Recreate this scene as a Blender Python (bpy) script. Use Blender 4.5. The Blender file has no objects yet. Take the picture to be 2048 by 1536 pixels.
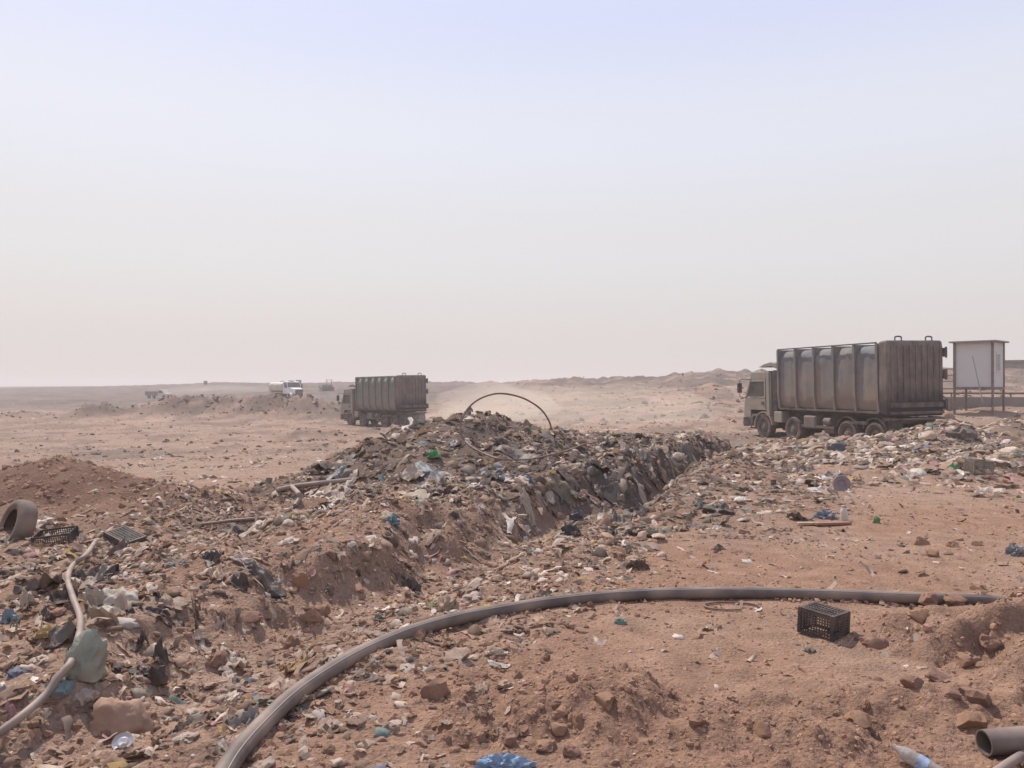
import bpy, bmesh, math, random
import numpy as np
from mathutils import Vector, Matrix, noise as mnoise

S = bpy.context.scene
COL = S.collection
R = math.radians

# ------------------------------------------------------------------ camera, sky, sun, exposure
EYE = 1.72
F = 1577.0            # focal length in pixels of the 2048 px wide photograph
HZ = 772.0            # row of the true horizon
cam_d = bpy.data.cameras.new('camera')
cam_d.sensor_width = 36.0
cam_d.lens = 36.0 * F / 2048.0
cam_d.clip_start = 0.05
cam_d.clip_end = 6000
cam = bpy.data.objects.new('camera', cam_d)
cam.location = (0, 0, EYE)
cam.rotation_euler = (R(90) + math.atan((HZ - 768) / F), 0, 0)
COL.objects.link(cam)
S.camera = cam

SUN_AZ = 33.0         # degrees left of the view direction (+Y)
SUN_EL = 54.0
w = bpy.data.worlds.new('World')
S.world = w
w.use_nodes = True
nt = w.node_tree
nt.nodes.clear()
wo = nt.nodes.new('ShaderNodeOutputWorld')
bg = nt.nodes.new('ShaderNodeBackground')
sky = nt.nodes.new('ShaderNodeTexSky')
sky.sky_type = 'NISHITA'
sky.sun_disc = False
sky.sun_elevation = R(SUN_EL)
sky.sun_rotation = R(-SUN_AZ)
sky.air_density = 1.0
sky.dust_density = 5.0
sky.ozone_density = 1.0
tc = nt.nodes.new('ShaderNodeTexCoord')
sx = nt.nodes.new('ShaderNodeSeparateXYZ')
nt.links.new(tc.outputs['Generated'], sx.inputs[0])
rp = nt.nodes.new('ShaderNodeValToRGB')
rp.color_ramp.interpolation = 'EASE'
e = rp.color_ramp.elements
e[0].position = 0.0
e[0].color = (0.70, 0.65, 0.64, 1)
e[1].position = 1.0
e[1].color = (0.50, 0.58, 0.90, 1)
for p, c in ((0.05, (0.705, 0.665, 0.66)), (0.17, (0.74, 0.73, 0.745)), (0.30, (0.755, 0.775, 0.86)), (0.44, (0.655, 0.70, 0.92))):
    q = e.new(p)
    q.color = (*c, 1)
nt.links.new(sx.outputs['Z'], rp.inputs[0])
sc = nt.nodes.new('ShaderNodeVectorMath')
sc.operation = 'SCALE'
sc.inputs['Scale'].default_value = 11.0
nt.links.new(rp.outputs[0], sc.inputs[0])
mx = nt.nodes.new('ShaderNodeMix')
mx.data_type = 'RGBA'
mx.inputs['Factor'].default_value = 0.88
nt.links.new(sky.outputs[0], mx.inputs['A'])
nt.links.new(sc.outputs[0], mx.inputs['B'])
nt.links.new(mx.outputs['Result'], bg.inputs['Color'])
bg.inputs['Strength'].default_value = 0.1
nt.links.new(bg.outputs[0], wo.inputs['Surface'])

sd = bpy.data.lights.new('sun', 'SUN')
sd.energy = 5.0
sd.angle = R(0.6)
sd.color = (1.0, 0.93, 0.84)
sun = bpy.data.objects.new('sun', sd)
sdir = Vector((-math.sin(R(SUN_AZ)) * math.cos(R(SUN_EL)), math.cos(R(SUN_AZ)) * math.cos(R(SUN_EL)), math.sin(R(SUN_EL))))
sun.rotation_euler = sdir.to_track_quat('Z', 'Y').to_euler()
sun.location = (0, 0, 50)
COL.objects.link(sun)

S.view_settings.view_transform = 'Standard'
S.view_settings.look = 'None'
S.view_settings.exposure = 0.0
S.view_settings.gamma = 1.0
S.view_settings.use_curve_mapping = False
S.render.engine = 'CYCLES'
S.cycles.volume_bounces = 1
S.cycles.max_bounces = 6
S.cycles.transparent_max_bounces = 12

# ------------------------------------------------------------------ numeric helpers
rng = np.random.default_rng(7)
random.seed(7)


def sstep(a, b, x):
    t = np.clip((x - a) / (b - a), 0, 1)
    return t * t * (3 - 2 * t)


def hsh(ix, iy, s):
    h = (ix.astype(np.int64) * 374761393 + iy.astype(np.int64) * 668265263 + s * 974634541) & 0xffffffff
    h = ((h ^ (h >> 13)) * 1274126177) & 0xffffffff
    h = ((h ^ (h >> 16)) * 2246822519) & 0xffffffff
    return ((h ^ (h >> 15)) & 0xffffff) / float(0x1000000)


def pn(x, y, s=0):
    """gradient noise, about -0.7..0.7"""
    ix = np.floor(x)
    iy = np.floor(y)
    fx = x - ix
    fy = y - iy
    u = fx * fx * fx * (fx * (fx * 6 - 15) + 10)
    v = fy * fy * fy * (fy * (fy * 6 - 15) + 10)

    def g(a, b):
        an = hsh(ix + a, iy + b, s) * 6.2831853
        return np.cos(an) * (fx - a) + np.sin(an) * (fy - b)
    return (g(0, 0) * (1 - u) + g(1, 0) * u) * (1 - v) + (g(0, 1) * (1 - u) + g(1, 1) * u) * v


def clods(x, y, cell, s, fill=0.6):
    """field of half-buried lumps, height in units of the cell"""
    X = x / cell
    Y = y / cell
    ix = np.floor(X)
    iy = np.floor(Y)
    out = np.zeros_like(X)
    for a in (-1, 0, 1):
        for b in (-1, 0, 1):
            cx = ix + a
            cy = iy + b
            px = cx + 0.15 + 0.7 * hsh(cx, cy, s)
            py = cy + 0.15 + 0.7 * hsh(cx, cy, s + 1)
            on = hsh(cx, cy, s + 2) < fill
            r = 0.16 + 0.36 * hsh(cx, cy, s + 3) ** 2
            st = 0.75 + 0.5 * hsh(cx, cy, s + 4)
            d2 = ((X - px) * st) ** 2 + ((Y - py) / st) ** 2
            hh = np.sqrt(np.maximum(r * r - d2, 0)) * on
            out = np.maximum(out, hh)
    return out


# ------------------------------------------------------------------ lie of the land
TR = np.array([(-4.0, 1.4), (-2.9, 2.9), (-1.9, 4.32), (-1.67, 5.24), (-1.11, 6.65), (-.13, 8.53), (1.08, 10.94), (2.25, 13.4), (3.88, 17.7), (6.07, 23), (7.4, 27)])


def trench(x, y):
    """signed distance to the trench (positive on the bank side) and the Y of the nearest trench point"""
    best = np.full(x.shape, 1e9)
    sg = np.zeros(x.shape)
    ty = np.zeros(x.shape)
    for (a, b) in zip(TR[:-1], TR[1:]):
        d = b - a
        L2 = d @ d
        t = np.clip(((x - a[0]) * d[0] + (y - a[1]) * d[1]) / L2, 0, 1)
        qx = a[0] + t * d[0]
        qy = a[1] + t * d[1]
        dd = (x - qx) ** 2 + (y - qy) ** 2
        cr = d[0] * (y - a[1]) - d[1] * (x - a[0])
        m = dd < best
        best = np.where(m, dd, best)
        sg = np.where(m, np.sign(cr), sg)
        ty = np.where(m, qy, ty)
    return np.sqrt(best) * np.where(sg == 0, 1, sg), ty


SKY_PX = np.array([-900, -300, 0, 200, 380, 440, 560, 650, 760, 880, 960, 1020, 1100, 1150, 1200, 1250, 1330, 1400, 1430, 1465, 1500, 1560, 1700, 1900, 2048, 2400, 3000])
SKY_PY = 5.0 * (np.arange(27) > 9) + np.array([777, 777, 777, 774, 769, 766, 767, 767, 767, 768, 768, 764, 757, 755, 757, 752, 753, 746, 742, 748, 746, 742, 738, 736, 735, 735, 740])
SKY_D = np.array([300, 300, 300, 300, 290, 280, 270, 260, 240, 220, 205, 190, 170, 160, 155, 150, 140, 132, 130, 130, 126, 120, 120, 120, 120, 130, 140])


def gauss(x, y, cx, cy, rx, ry, a=0.0):
    c, s_ = math.cos(a), math.sin(a)
    u = ((x - cx) * c + (y - cy) * s_) / rx
    v = (-(x - cx) * s_ + (y - cy) * c) / ry
    return np.exp(-(u * u + v * v))


def land(x, y, detail=True):
    """height of the ground and the fields its colour and litter come from"""
    x = np.asarray(x, float)
    y = np.asarray(y, float)
    r = np.hypot(x, y)
    yy = np.maximum(y, 0.5)
    s, ty = trench(x, y)
    # plain: flat here, falling away behind the bank on the left, slightly lower behind the litter pile on the right
    left = sstep(3.0, -5.0, x - 0.02 * y)
    zl = -0.55 * sstep(10, 20, y) - 0.85 * sstep(18, 42, y)
    zr = -0.55 * sstep(17, 27, y)
    z = zl * left + zr * (1 - left)
    # far rise up to the skyline
    px = 1024 + F * np.clip(x / yy, -1.6, 1.6)
    D = np.interp(px, SKY_PX, SKY_D)
    P = np.interp(px, SKY_PX, SKY_PY)
    zs = EYE - (P - HZ) / F * D
    t = np.clip((yy / D - 0.28) / 0.72, 0, 1)
    t = np.where(px < 800, sstep(0.25, 1.0, t), t ** 1.35)
    z = z + (zs - z) * t * (y > 5)
    z = z + sstep(100, 125, y) * sstep(290, 240, y) * sstep(20, -10, x) * (1.1 * np.abs(pn(x * .012 + 5, y * .045, 21)) + .9 * np.maximum(pn(x * .05, y * .09, 22), 0))
    zfar = z
    # bank and trench
    hw = np.interp(ty, [1.4, 4, 6, 8, 10, 13, 17, 21, 25, 27], [.10, .16, .26, .34, .36, .42, .36, .30, .12, .05])
    hc = np.interp(ty, [1.4, 4, 6, 7, 8.9, 10.2, 11.2, 12.4, 13.5, 15, 16, 19, 21.5, 24, 27], [.12, .15, .12, .10, .17, .44, .76, 1.02, 1.22, 1.0, .80, .52, .36, .15, .0])
    dp = np.interp(ty, [1.4, 4, 7, 9, 11, 13, 18, 22, 25, 27], [.02, .10, .16, .16, .20, .36, .42, .34, .12, 0])
    wob = 0.50 * pn(x * .75, y * .75, 31) + 0.30 * pn(x * 1.9, y * 1.9, 32) + .12 * pn(x * 5, y * 5, 33)
    ss = s + wob
    tr = -dp * sstep(-.62, -.12, ss) * sstep(.65, .12, ss) + .05 * sstep(-1.6, -.8, ss) * sstep(-.35, -.7, ss) * sstep(8, 11, ty)
    wallw = np.interp(ty, [4, 8, 12, 20], [.95, .9, .9, .8])
    up = hw * sstep(.02, 1, ss / wallw)
    crest = hw + (np.maximum(hc, hw * .55) - hw) * sstep(wallw, 3.3, ss)
    bk = np.where(ss < wallw, up, crest) * sstep(6.6, 3.5, ss)
    hgt = np.where(ss > 0, bk, 0) + tr
    bank = sstep(-.1, .5, ss) * sstep(6.2, 4.2, ss) * (ty < 26.5) * (ty > 1.5)
    z = z * (1 - 0.75 * bank) + hgt + bank * sstep(4, 7, ty) * (.16 * pn(x * 1.1, y * 1.1, 34) + .14 * pn(x * 2.4, y * 2.4, 35))
    # dirt heap on the left with the tyre
    dl = 0.66 * gauss(x, y, -6.2, 10.9, 1.05, 1.25) + .26 * gauss(x, y, -4.8, 10.3, .95, .95) + .33 * gauss(x, y, -8.0, 11.0, 1.3, 1.25)
    z = z + dl
    # litter pile before the heavy truck, and the heaps to its right
    pl = .42 * gauss(x, y, 8.2, 22.3, 2.3, 1.5) + .40 * gauss(x, y, 10.6, 21.0, 1.8, 1.8) + .62 * gauss(x, y, 12.0, 21.6, 1.25, 1.2) \
        + .34 * gauss(x, y, 14.2, 20.5, 1.8, 1.5) + .18 * gauss(x, y, 9.5, 18.2, 2.8, 1.6) + .2 * gauss(x, y, 13.5, 17.6, 2.2, 1.6) + .12 * gauss(x, y, 9.0, 16.2, 2.6, .9) + .14 * gauss(x, y, 11.6, 15.6, 2.4, 1.0) + .13 * gauss(x, y, 8.2, 14.9, 1.4, .7) + .16 * gauss(x, y, 14.5, 17.5, 2.4, 2.4) + .12 * gauss(x, y, 10.3, 14.6, 1.5, .6)
    z = z + pl + .17 * gauss(x, y, 4.25, 15.2, .75, .7)
    z = z + 1.15 * gauss(x, y, 21.5, 31.5, 2.6, 2.6) + .7 * gauss(x, y, 18.6, 29.3, 1.7, 1.5) + 1.0 * gauss(x, y, 26, 41, 6, 5)
    # soil shoved up in the right foreground
    a = sstep(2.15, 3.1, x + .30 * (y - 5.0) + .22 * pn(x * 2.2, y * 2.2, 41) + .12 * pn(x * 6, y * 6, 42)) * sstep(5.75, 5.0, y + .2 * pn(x * 2, y * 2, 43)) * sstep(2.6, 3.6, y)
    cut = sstep(4.86, 5.02, y + .10 * pn(x * 4, y * 4, 44)) * sstep(2.25, 2.55, x) * sstep(5.75, 5.3, y)
    fr = .15 * a + .16 * a * sstep(2.9, 3.7, x) * sstep(5.3, 4.6, y) + .15 * cut * sstep(5.6, 5.25, y) * sstep(2.2, 2.9, x + .1 * pn(x * 5, y * 5, 45)) + .20 * gauss(x, y, .42, 4.12, .40, .32) + .09 * gauss(x, y, 1.35, 3.75, .7, .4) + .07 * gauss(x, y, 2.1, 4.2, .5, .45)
    fr = fr + .34 * gauss(x, y, 4.35, 5.75, .62, .5) + .07 * gauss(x, y, 3.22, 5.95, .22, .12)
    z = z + fr
    soilm = np.clip(a + cut + 8 * fr + .8 * sstep(5.0, 4.3, y) * sstep(-.15, .25, pn(x * 1.1, y * 1.6, 46)) * (s < -1.5), 0, 1)
    # spoil heaps in the middle distance, left
    hp = 1.75 * gauss(x, y, -26, 80, 7.5, 5.5) + 1.3 * gauss(x, y, -34, 79, 4.5, 4) + 1.2 * gauss(x, y, -18, 77, 4.5, 4) + .6 * gauss(x, y, -49, 76, 5, 4) \
        + 1.0 * gauss(x, y, -40.2, 76, 2.4, 2.5) + .5 * gauss(x, y, -12, 47, 2.6, 1.2) + .35 * gauss(x, y, -8.4, 52.5, 2.5, 1.0)
    hp = hp * (1 + .5 * pn(x * .35, y * .35, 51) + .35 * pn(x * .9, y * .9, 52))
    z = z + hp + np.clip(hp, 0, 1) * (.5 * pn(x * .8, y * .8, 53) + .35 * pn(x * 1.9, y * 1.9, 54))
    # litter amount 0..1
    big = pn(x * .55, y * .55, 61)
    lit = bank * (1.0 + .3 * big)
    bare = sstep(0, .4, ss) * sstep(1.9, 1.0, ss) * sstep(4.4, 5.2, ty) * sstep(10.2, 8.6, ty)
    lit = lit * (1 - .5 * bare)
    lit = lit * (1 - .62 * sstep(11, 8.5, ty) * sstep(.02, .28, pn(x * .8 + 9, y * .8, 62) + .45 * pn(x * 2.1, y * 2.1, 63)) * (ss > -.6))
    tf = sstep(-2.2 - .5 * big, -.6, s) * sstep(.5, -.2, s)
    lit = np.maximum(lit, tf * np.interp(ty, [2, 4, 7, 9, 12, 22, 26], [.5, .6, .6, .65, .85, .9, .4]))
    lit = np.maximum(lit, sstep(-3.6, -2.0, s + 1.2 * big) * (s < 0) * sstep(8.5, 11, ty) * .55)
    pile = np.clip(sstep(.035, .14, pl + .05 * big), 0, 1)
    lit = np.maximum(lit, pile)
    lit = np.maximum(lit, .8 * np.clip(gauss(x, y, 20.5, 31, 3.6, 3.2) * 1.6, 0, 1))
    lit = np.maximum(lit, .5 * gauss(x, y, 6.6, 8.2, 1.1, .55))
    lit = lit * (1 - np.clip(dl * 3, 0, 1))
    out = dict(s=ss, ty=ty, lit=lit, bank=bank, soil=soilm, pile=pile, heap=np.clip(dl * 3, 0, 1), hp=hp, t=t, left=left, r=r, big=big)
    if detail:
        sp = np.minimum(.0009 * r * r + .003, .012 * r + .003)

        def wt(L):
            return np.clip((L / sp - 2.0) / 2.0, 0, 1)
        rough = np.clip(.34 + lit * .9 + soilm * 1.6 + out['heap'] * 1.7, 0, 2.1)
        z = z + .05 * rough * pn(x * 1.1, y * 1.1, 1) + .045 * rough * pn(x * 2.3, y * 2.3, 2) * wt(.43)
        z = z + .038 * rough * pn(x * 4.9, y * 4.9, 3) * wt(.2) + .022 * rough * pn(x * 10.7, y * 10.7, 4) * wt(.093) + .012 * rough * pn(x * 23, y * 23, 5) * wt(.043)
        # low swells and far lumps
        z = z + .10 * pn(x * .22, y * .22, 6) * sstep(8, 30, r) + sstep(12, 25, r) * (.07 * pn(x * .8, y * .8, 13) + .06 * pn(x * 1.7, y * 1.7, 14)) + .22 * pn(x * .12, y * .12, 7) * sstep(30, 80, r)
        z = z + t * np.where(px > 900, 1.0, .35) * (.9 * np.abs(pn(x * .085, y * .085, 8)) + 1.3 * np.maximum(pn(x * .23, y * .20, 9), 0) + .7 * pn(x * .6, y * .4, 10))
        z = z + sstep(30, 55, r) * sstep(-6, 4, x - 0 * y) * (.16 * pn(x * .28, y * .22, 15) + .14 * pn(x * .6, y * .5, 16))
        z = z + .10 * sstep(26, 45, r) * sstep(.0, .25, pn(x * .09, y * .09, 11) + .12) * pn(x * .9, y * .9, 12)
        near = r < 15
        if near.any():
            xn, yn = x[near], y[near]
            wn = lambda L: wt(L)[near]
            cl = np.clip(.36 + soilm * 1.2 + out['heap'] * 1.5 + .45 * lit, 0, 1.1)[near]
            patch = np.clip(.5 + 1.1 * pn(xn * 1.7, yn * 1.7, 71), .1, 1)
            add = clods(xn, yn, .21, 80, .45) * .17 * wn(.12) * np.clip(cl - .3, 0, 1) * patch
            add = add + clods(xn + 3.3, yn + 1.7, .088, 90, .55) * .085 * wn(.06) * np.clip(cl + .15, 0, 1) * patch
            add = add + clods(xn + 7.1, yn + 5.2, .042, 100, .6) * .034 * wn(.032) * np.clip(cl * .6 + .5, 0, 1) * (.35 + .65 * patch)
            z[near] += add
    out['z'] = z
    return out


def H(x, y):
    return float(land(np.array([x]), np.array([y]))['z'][0])


_ys = np.exp(np.linspace(math.log(2.2), math.log(400), 2600))


def G(px, py, up=0.0):
    """where the ray through a photograph pixel meets the ground"""
    u = (px - 1024) / F
    v = (py - HZ) / F
    z = land(u * _ys, _ys)['z'] + up
    ray = EYE - v * _ys
    k = np.nonzero(ray <= z)[0]
    i = k[0] if len(k) else len(_ys) - 1
    yv = float(_ys[i])
    return Vector((u * yv, yv, float(z[i])))


def AT(px, py, Y):
    return Vector(((px - 1024) / F * Y, Y, EYE - (py - HZ) / F * Y))


# ------------------------------------------------------------------ materials
MATS = {}


def mat(name, color=(.5, .5, .5), rough=.8, var=.25, scale=8.0, bump=.0, dust=0.0, dustcol=(.30, .20, .145), metallic=0.0, spec=.3, src='rgb',
        lowdust=None, streak=0.0, alpha=1.0, bscale=None, trans=0.0):
    if name in MATS:
        return MATS[name]
    m = bpy.data.materials.new(name)
    m.use_nodes = True
    n = m.node_tree.nodes
    l = m.node_tree.links
    b = n['Principled BSDF']
    b.inputs['Roughness'].default_value = rough
    b.inputs['Metallic'].default_value = metallic
    b.inputs['Specular IOR Level'].default_value = spec
    tcn = n.new('ShaderNodeTexCoord')
    co = tcn.outputs['Object']
    if src == 'rgb':
        c = n.new('ShaderNodeRGB')
        c.outputs[0].default_value = (*color, 1)
        cout = c.outputs[0]
    elif src == 'attr':
        c = n.new('ShaderNodeVertexColor')
        c.layer_name = 'Col'
        cout = c.outputs['Color']
    else:
        c = n.new('ShaderNodeObjectInfo')
        cout = c.outputs['Color']
    nz = n.new('ShaderNodeTexNoise')
    nz.inputs['Scale'].default_value = scale
    nz.inputs['Detail'].default_value = 6
    nz.inputs['Roughness'].default_value = .65
    l.new(co, nz.inputs['Vector'])
    mr = n.new('ShaderNodeMapRange')
    mr.inputs['From Min'].default_value = .28
    mr.inputs['From Max'].default_value = .72
    mr.inputs['To Min'].default_value = 1 - var
    mr.inputs['To Max'].default_value = 1 + var
    l.new(nz.outputs['Fac'], mr.inputs['Value'])
    mul = n.new('ShaderNodeVectorMath')
    mul.operation = 'SCALE'
    l.new(cout, mul.inputs[0])
    l.new(mr.outputs[0], mul.inputs['Scale'])
    cur = mul.outputs[0]
    if streak > 0:
        mp = n.new('ShaderNodeMapping')
        mp.inputs['Scale'].default_value = (5, 5, .55)
        l.new(co, mp.inputs[0])
        ns = n.new('ShaderNodeTexNoise')
        ns.inputs['Scale'].default_value = 2.2
        ns.inputs['Detail'].default_value = 7
        ns.inputs['Roughness'].default_value = .7
        l.new(mp.outputs[0], ns.inputs['Vector'])
        rr = n.new('ShaderNodeMapRange')
        rr.inputs['From Min'].default_value = .42
        rr.inputs['From Max'].default_value = .70
        rr.inputs['To Min'].default_value = 0
        rr.inputs['To Max'].default_value = streak
        l.new(ns.outputs['Fac'], rr.inputs['Value'])
        ms = n.new('ShaderNodeMix')
        ms.data_type = 'RGBA'
        l.new(rr.outputs[0], ms.inputs['Factor'])
        l.new(cur, ms.inputs['A'])
        ms.inputs['B'].default_value = (.045, .036, .032, 1)
        cur = ms.outputs['Result']
    if dust > 0 or lowdust:
        n2 = n.new('ShaderNodeTexNoise')
        n2.inputs['Scale'].default_value = scale * .55 + 1.3
        n2.inputs['Detail'].default_value = 5
        l.new(co, n2.inputs['Vector'])
        r2 = n.new('ShaderNodeMapRange')
        r2.inputs['From Min'].default_value = .32
        r2.inputs['From Max'].default_value = .68
        r2.inputs['To Min'].default_value = max(0, dust - .35)
        r2.inputs['To Max'].default_value = min(1, dust + .35)
        l.new(n2.outputs['Fac'], r2.inputs['Value'])
        fac = r2.outputs[0]
        if lowdust:
            sz = n.new('ShaderNodeSeparateXYZ')
            l.new(co, sz.inputs[0])
            r3 = n.new('ShaderNodeMapRange')
            r3.inputs['From Min'].default_value = lowdust[0]
            r3.inputs['From Max'].default_value = lowdust[1]
            r3.inputs['To Min'].default_value = lowdust[2]
            r3.inputs['To Max'].default_value = 0
            l.new(sz.outputs['Z'], r3.inputs['Value'])
            ad = n.new('ShaderNodeMath')
            ad.operation = 'ADD'
            ad.use_clamp = True
            l.new(fac, ad.inputs[0])
            l.new(r3.outputs[0], ad.inputs[1])
            fac = ad.outputs[0]
        md = n.new('ShaderNodeMix')
        md.data_type = 'RGBA'
        l.new(fac, md.inputs['Factor'])
        l.new(cur, md.inputs['A'])
        md.inputs['B'].default_value = (*dustcol, 1)
        cur = md.outputs['Result']
    l.new(cur, b.inputs['Base Color'])
    if bump > 0:
        nb = n.new('ShaderNodeTexNoise')
        nb.inputs['Scale'].default_value = bscale or scale * 3
        nb.inputs['Detail'].default_value = 8
        nb.inputs['Roughness'].default_value = .7
        l.new(co, nb.inputs['Vector'])
        bp = n.new('ShaderNodeBump')
        bp.inputs['Strength'].default_value = min(1, bump)
        bp.inputs['Distance'].default_value = .02
        l.new(nb.outputs['Fac'], bp.inputs['Height'])
        l.new(bp.outputs[0], b.inputs['Normal'])
    if alpha < 1:
        b.inputs['Alpha'].default_value = alpha
    if trans > 0:
        tb = n.new('ShaderNodeBsdfTranslucent')
        l.new(cur, tb.inputs['Color'])
        ms2 = n.new('ShaderNodeMixShader')
        ms2.inputs[0].default_value = trans
        l.new(b.outputs[0], ms2.inputs[1])
        l.new(tb.outputs[0], ms2.inputs[2])
        l.new(ms2.outputs[0], n['Material Output'].inputs['Surface'])
    MATS[name] = m
    return m


M_ground = mat('soil', src='attr', rough=.95, var=.16, scale=3.0, bump=0, spec=.1)


def soil_grain(m):
    """crumbs and grains too small to model"""
    n, l = m.node_tree.nodes, m.node_tree.links
    b = n['Principled BSDF']
    co = [q for q in n if q.bl_idname == 'ShaderNodeTexCoord'][0].outputs['Object']
    hs = []
    for i, (sc_, wt) in enumerate(((22, 1.0), (60, .55), (150, .3))):
        z = n.new('ShaderNodeTexNoise')
        z.inputs['Scale'].default_value = sc_
        z.inputs['Detail'].default_value = 5
        z.inputs['Roughness'].default_value = .62
        l.new(co, z.inputs['Vector'])
        q = n.new('ShaderNodeMath')
        q.operation = 'MULTIPLY'
        q.inputs[1].default_value = wt
        l.new(z.outputs['Fac'], q.inputs[0])
        hs.append(q.outputs[0])
    v = n.new('ShaderNodeTexVoronoi')
    v.inputs['Scale'].default_value = 42
    v.inputs['Randomness'].default_value = 1
    l.new(co, v.inputs['Vector'])
    q = n.new('ShaderNodeMath')
    q.operation = 'MULTIPLY'
    q.inputs[1].default_value = -.30
    l.new(v.outputs['Distance'], q.inputs[0])
    hs.append(q.outputs[0])
    cur = hs[0]
    for h_ in hs[1:]:
        a = n.new('ShaderNodeMath')
        a.operation = 'ADD'
        l.new(cur, a.inputs[0])
        l.new(h_, a.inputs[1])
        cur = a.outputs[0]
    bp = n.new('ShaderNodeBump')
    bp.inputs['Strength'].default_value = 1.0
    bp.inputs['Distance'].default_value = .03
    l.new(cur, bp.inputs['Height'])
    l.new(bp.outputs[0], b.inputs['Normal'])
    src = b.inputs['Base Color'].links[0].from_socket
    z = n.new('ShaderNodeTexNoise')
    z.inputs['Scale'].default_value = 46
    z.inputs['Detail'].default_value = 6
    z.inputs['Roughness'].default_value = .75
    l.new(co, z.inputs['Vector'])
    r = n.new('ShaderNodeMapRange')
    r.inputs['From Min'].default_value = .32
    r.inputs['From Max'].default_value = .68
    r.inputs['To Min'].default_value = .72
    r.inputs['To Max'].default_value = 1.26
    l.new(z.outputs['Fac'], r.inputs['Value'])
    k_ = n.new('ShaderNodeVectorMath')
    k_.operation = 'SCALE'
    l.new(src, k_.inputs[0])
    l.new(r.outputs[0], k_.inputs['Scale'])
    l.new(k_.outputs[0], b.inputs['Base Color'])


soil_grain(M_ground)
M_clod = mat('clod_soil', src='obj', rough=.95, var=.2, scale=9, bump=.5, bscale=45, spec=.1)
M_clodv = mat('clod_soil_scatter', src='attr', rough=.95, var=.18, scale=9, bump=.4, bscale=45, spec=.1)
M_lit = mat('litter_mixed', src='attr', trans=.35, rough=.8, var=.28, scale=14, dust=.20, spec=.15, dustcol=(.32, .215, .145))
M_lito = mat('litter_single', src='obj', trans=.3, rough=.75, var=.28, scale=10, dust=.20, bump=.35, bscale=24, spec=.2, dustcol=(.33, .22, .15))
M_bagm = mat('bag_film', src='obj', trans=.3, rough=.5, var=.25, scale=9, dust=.18, bump=.5, bscale=14, spec=.4, dustcol=(.33, .22, .15))
M_steel = mat('dusty_chassis_steel', (.05, .046, .044), .75, .3, 3, dust=.42, dustcol=(.20, .15, .12))
M_cont = mat('blue_grey_container_paint', (.15, .17, .18), .85, .3, 1.6, dust=.34, dustcol=(.23, .18, .15), lowdust=(1.4, 3.4, .75), streak=.30, spec=.12)
M_cont2 = mat('green_grey_container_paint', (.165, .185, .165), .85, .3, 1.6, dust=.22, dustcol=(.24, .19, .16), lowdust=(1.4, 3.0, .5), streak=.3, spec=.12)
M_tail = mat('stained_tailgate_steel', (.215, .17, .145), .75, .3, 1.5, dust=.05, dustcol=(.028, .025, .024), lowdust=(1.3, 2.5, 1.1), streak=.55)
M_cab = mat('dusty_khaki_cab_paint', (.24, .225, .19), .5, .15, 2.0, dust=.35, dustcol=(.30, .23, .18), lowdust=(.8, 2.2, .35))
M_black = mat('black_trim_plastic', (.025, .025, .027), .6, .25, 4, dust=.3, dustcol=(.18, .135, .11))
M_tyre = mat('dusty_tyre_rubber', (.035, .033, .032), .9, .25, 6, dust=.62, dustcol=(.17, .125, .10))
M_rim = mat('dusty_rim_steel', (.12, .105, .095), .7, .25, 6, dust=.5, dustcol=(.20, .15, .12))
M_glass = mat('cab_glass', (.05, .06, .06), .08, .1, 4, spec=.6, alpha=.45)
M_glassd = mat('dark_cab_glass', (.02, .024, .026), .1, .1, 4, spec=.6, dust=.15)
M_white = mat('white_cab_paint', (.78, .77, .75), .4, .08, 2, dust=.12)
M_cream = mat('cream_tank_paint', (.62, .58, .50), .45, .1, 1.5, dust=.22)
M_grille = mat('dark_grille', (.06, .055, .055), .5, .2, 4, dust=.2)
M_lamp = mat('lamp_glass', (.6, .6, .6), .15, .05, 4)
M_panel = mat('cabin_panel', (.56, .54, .52), .55, .03, .8, dust=.0)
M_edge = mat('cabin_frame_steel', (.13, .11, .10), .6, .2, 4, dust=.25)
M_pipe = mat('dusty_hdpe_pipe', (.05, .046, .046), .5, .15, 5, dust=.58, dustcol=(.27, .20, .155), spec=.25, bump=.15)
M_hose = mat('pale_dusty_pipe', (.16, .125, .105), .6, .15, 6, dust=.6, dustcol=(.34, .255, .20))
M_rim2 = mat('rusty_brown_pipe', (.10, .065, .05), .6, .2, 6, dust=.4)
M_crate = mat('black_crate_plastic', (.028, .029, .032), .65, .2, 12, dust=.06, spec=.2)
M_crateg = mat('grey_green_crate_plastic', (.11, .115, .10), .6, .2, 12, dust=.3)
M_far = mat('far_machine_paint', (.13, .12, .115), .7, .2, 2, dust=.3)
M_conc = mat('grey_block', (.28, .265, .25), .85, .15, 1.2, dust=.2)

# ------------------------------------------------------------------ mesh helpers


def np_mesh(name, verts, faces, colors=None, smooth=False):
    verts = np.ascontiguousarray(verts, np.float32)
    faces = np.ascontiguousarray(faces, np.int32)
    me = bpy.data.meshes.new(name)
    nf, k = faces.shape
    me.vertices.add(len(verts))
    me.vertices.foreach_set('co', verts.ravel())
    me.loops.add(nf * k)
    me.loops.foreach_set('vertex_index', faces.ravel())
    me.polygons.add(nf)
    me.polygons.foreach_set('loop_start', np.arange(0, nf * k, k, dtype=np.int32))
    me.polygons.foreach_set('use_smooth', np.full(nf, smooth))
    me.update(calc_edges=True)
    if colors is not None:
        ca = me.color_attributes.new('Col', 'FLOAT_COLOR', 'POINT')
        c4 = np.ones((len(verts), 4), np.float32)
        c4[:, :3] = colors
        ca.data.foreach_set('color', c4.ravel())
    return me


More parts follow.
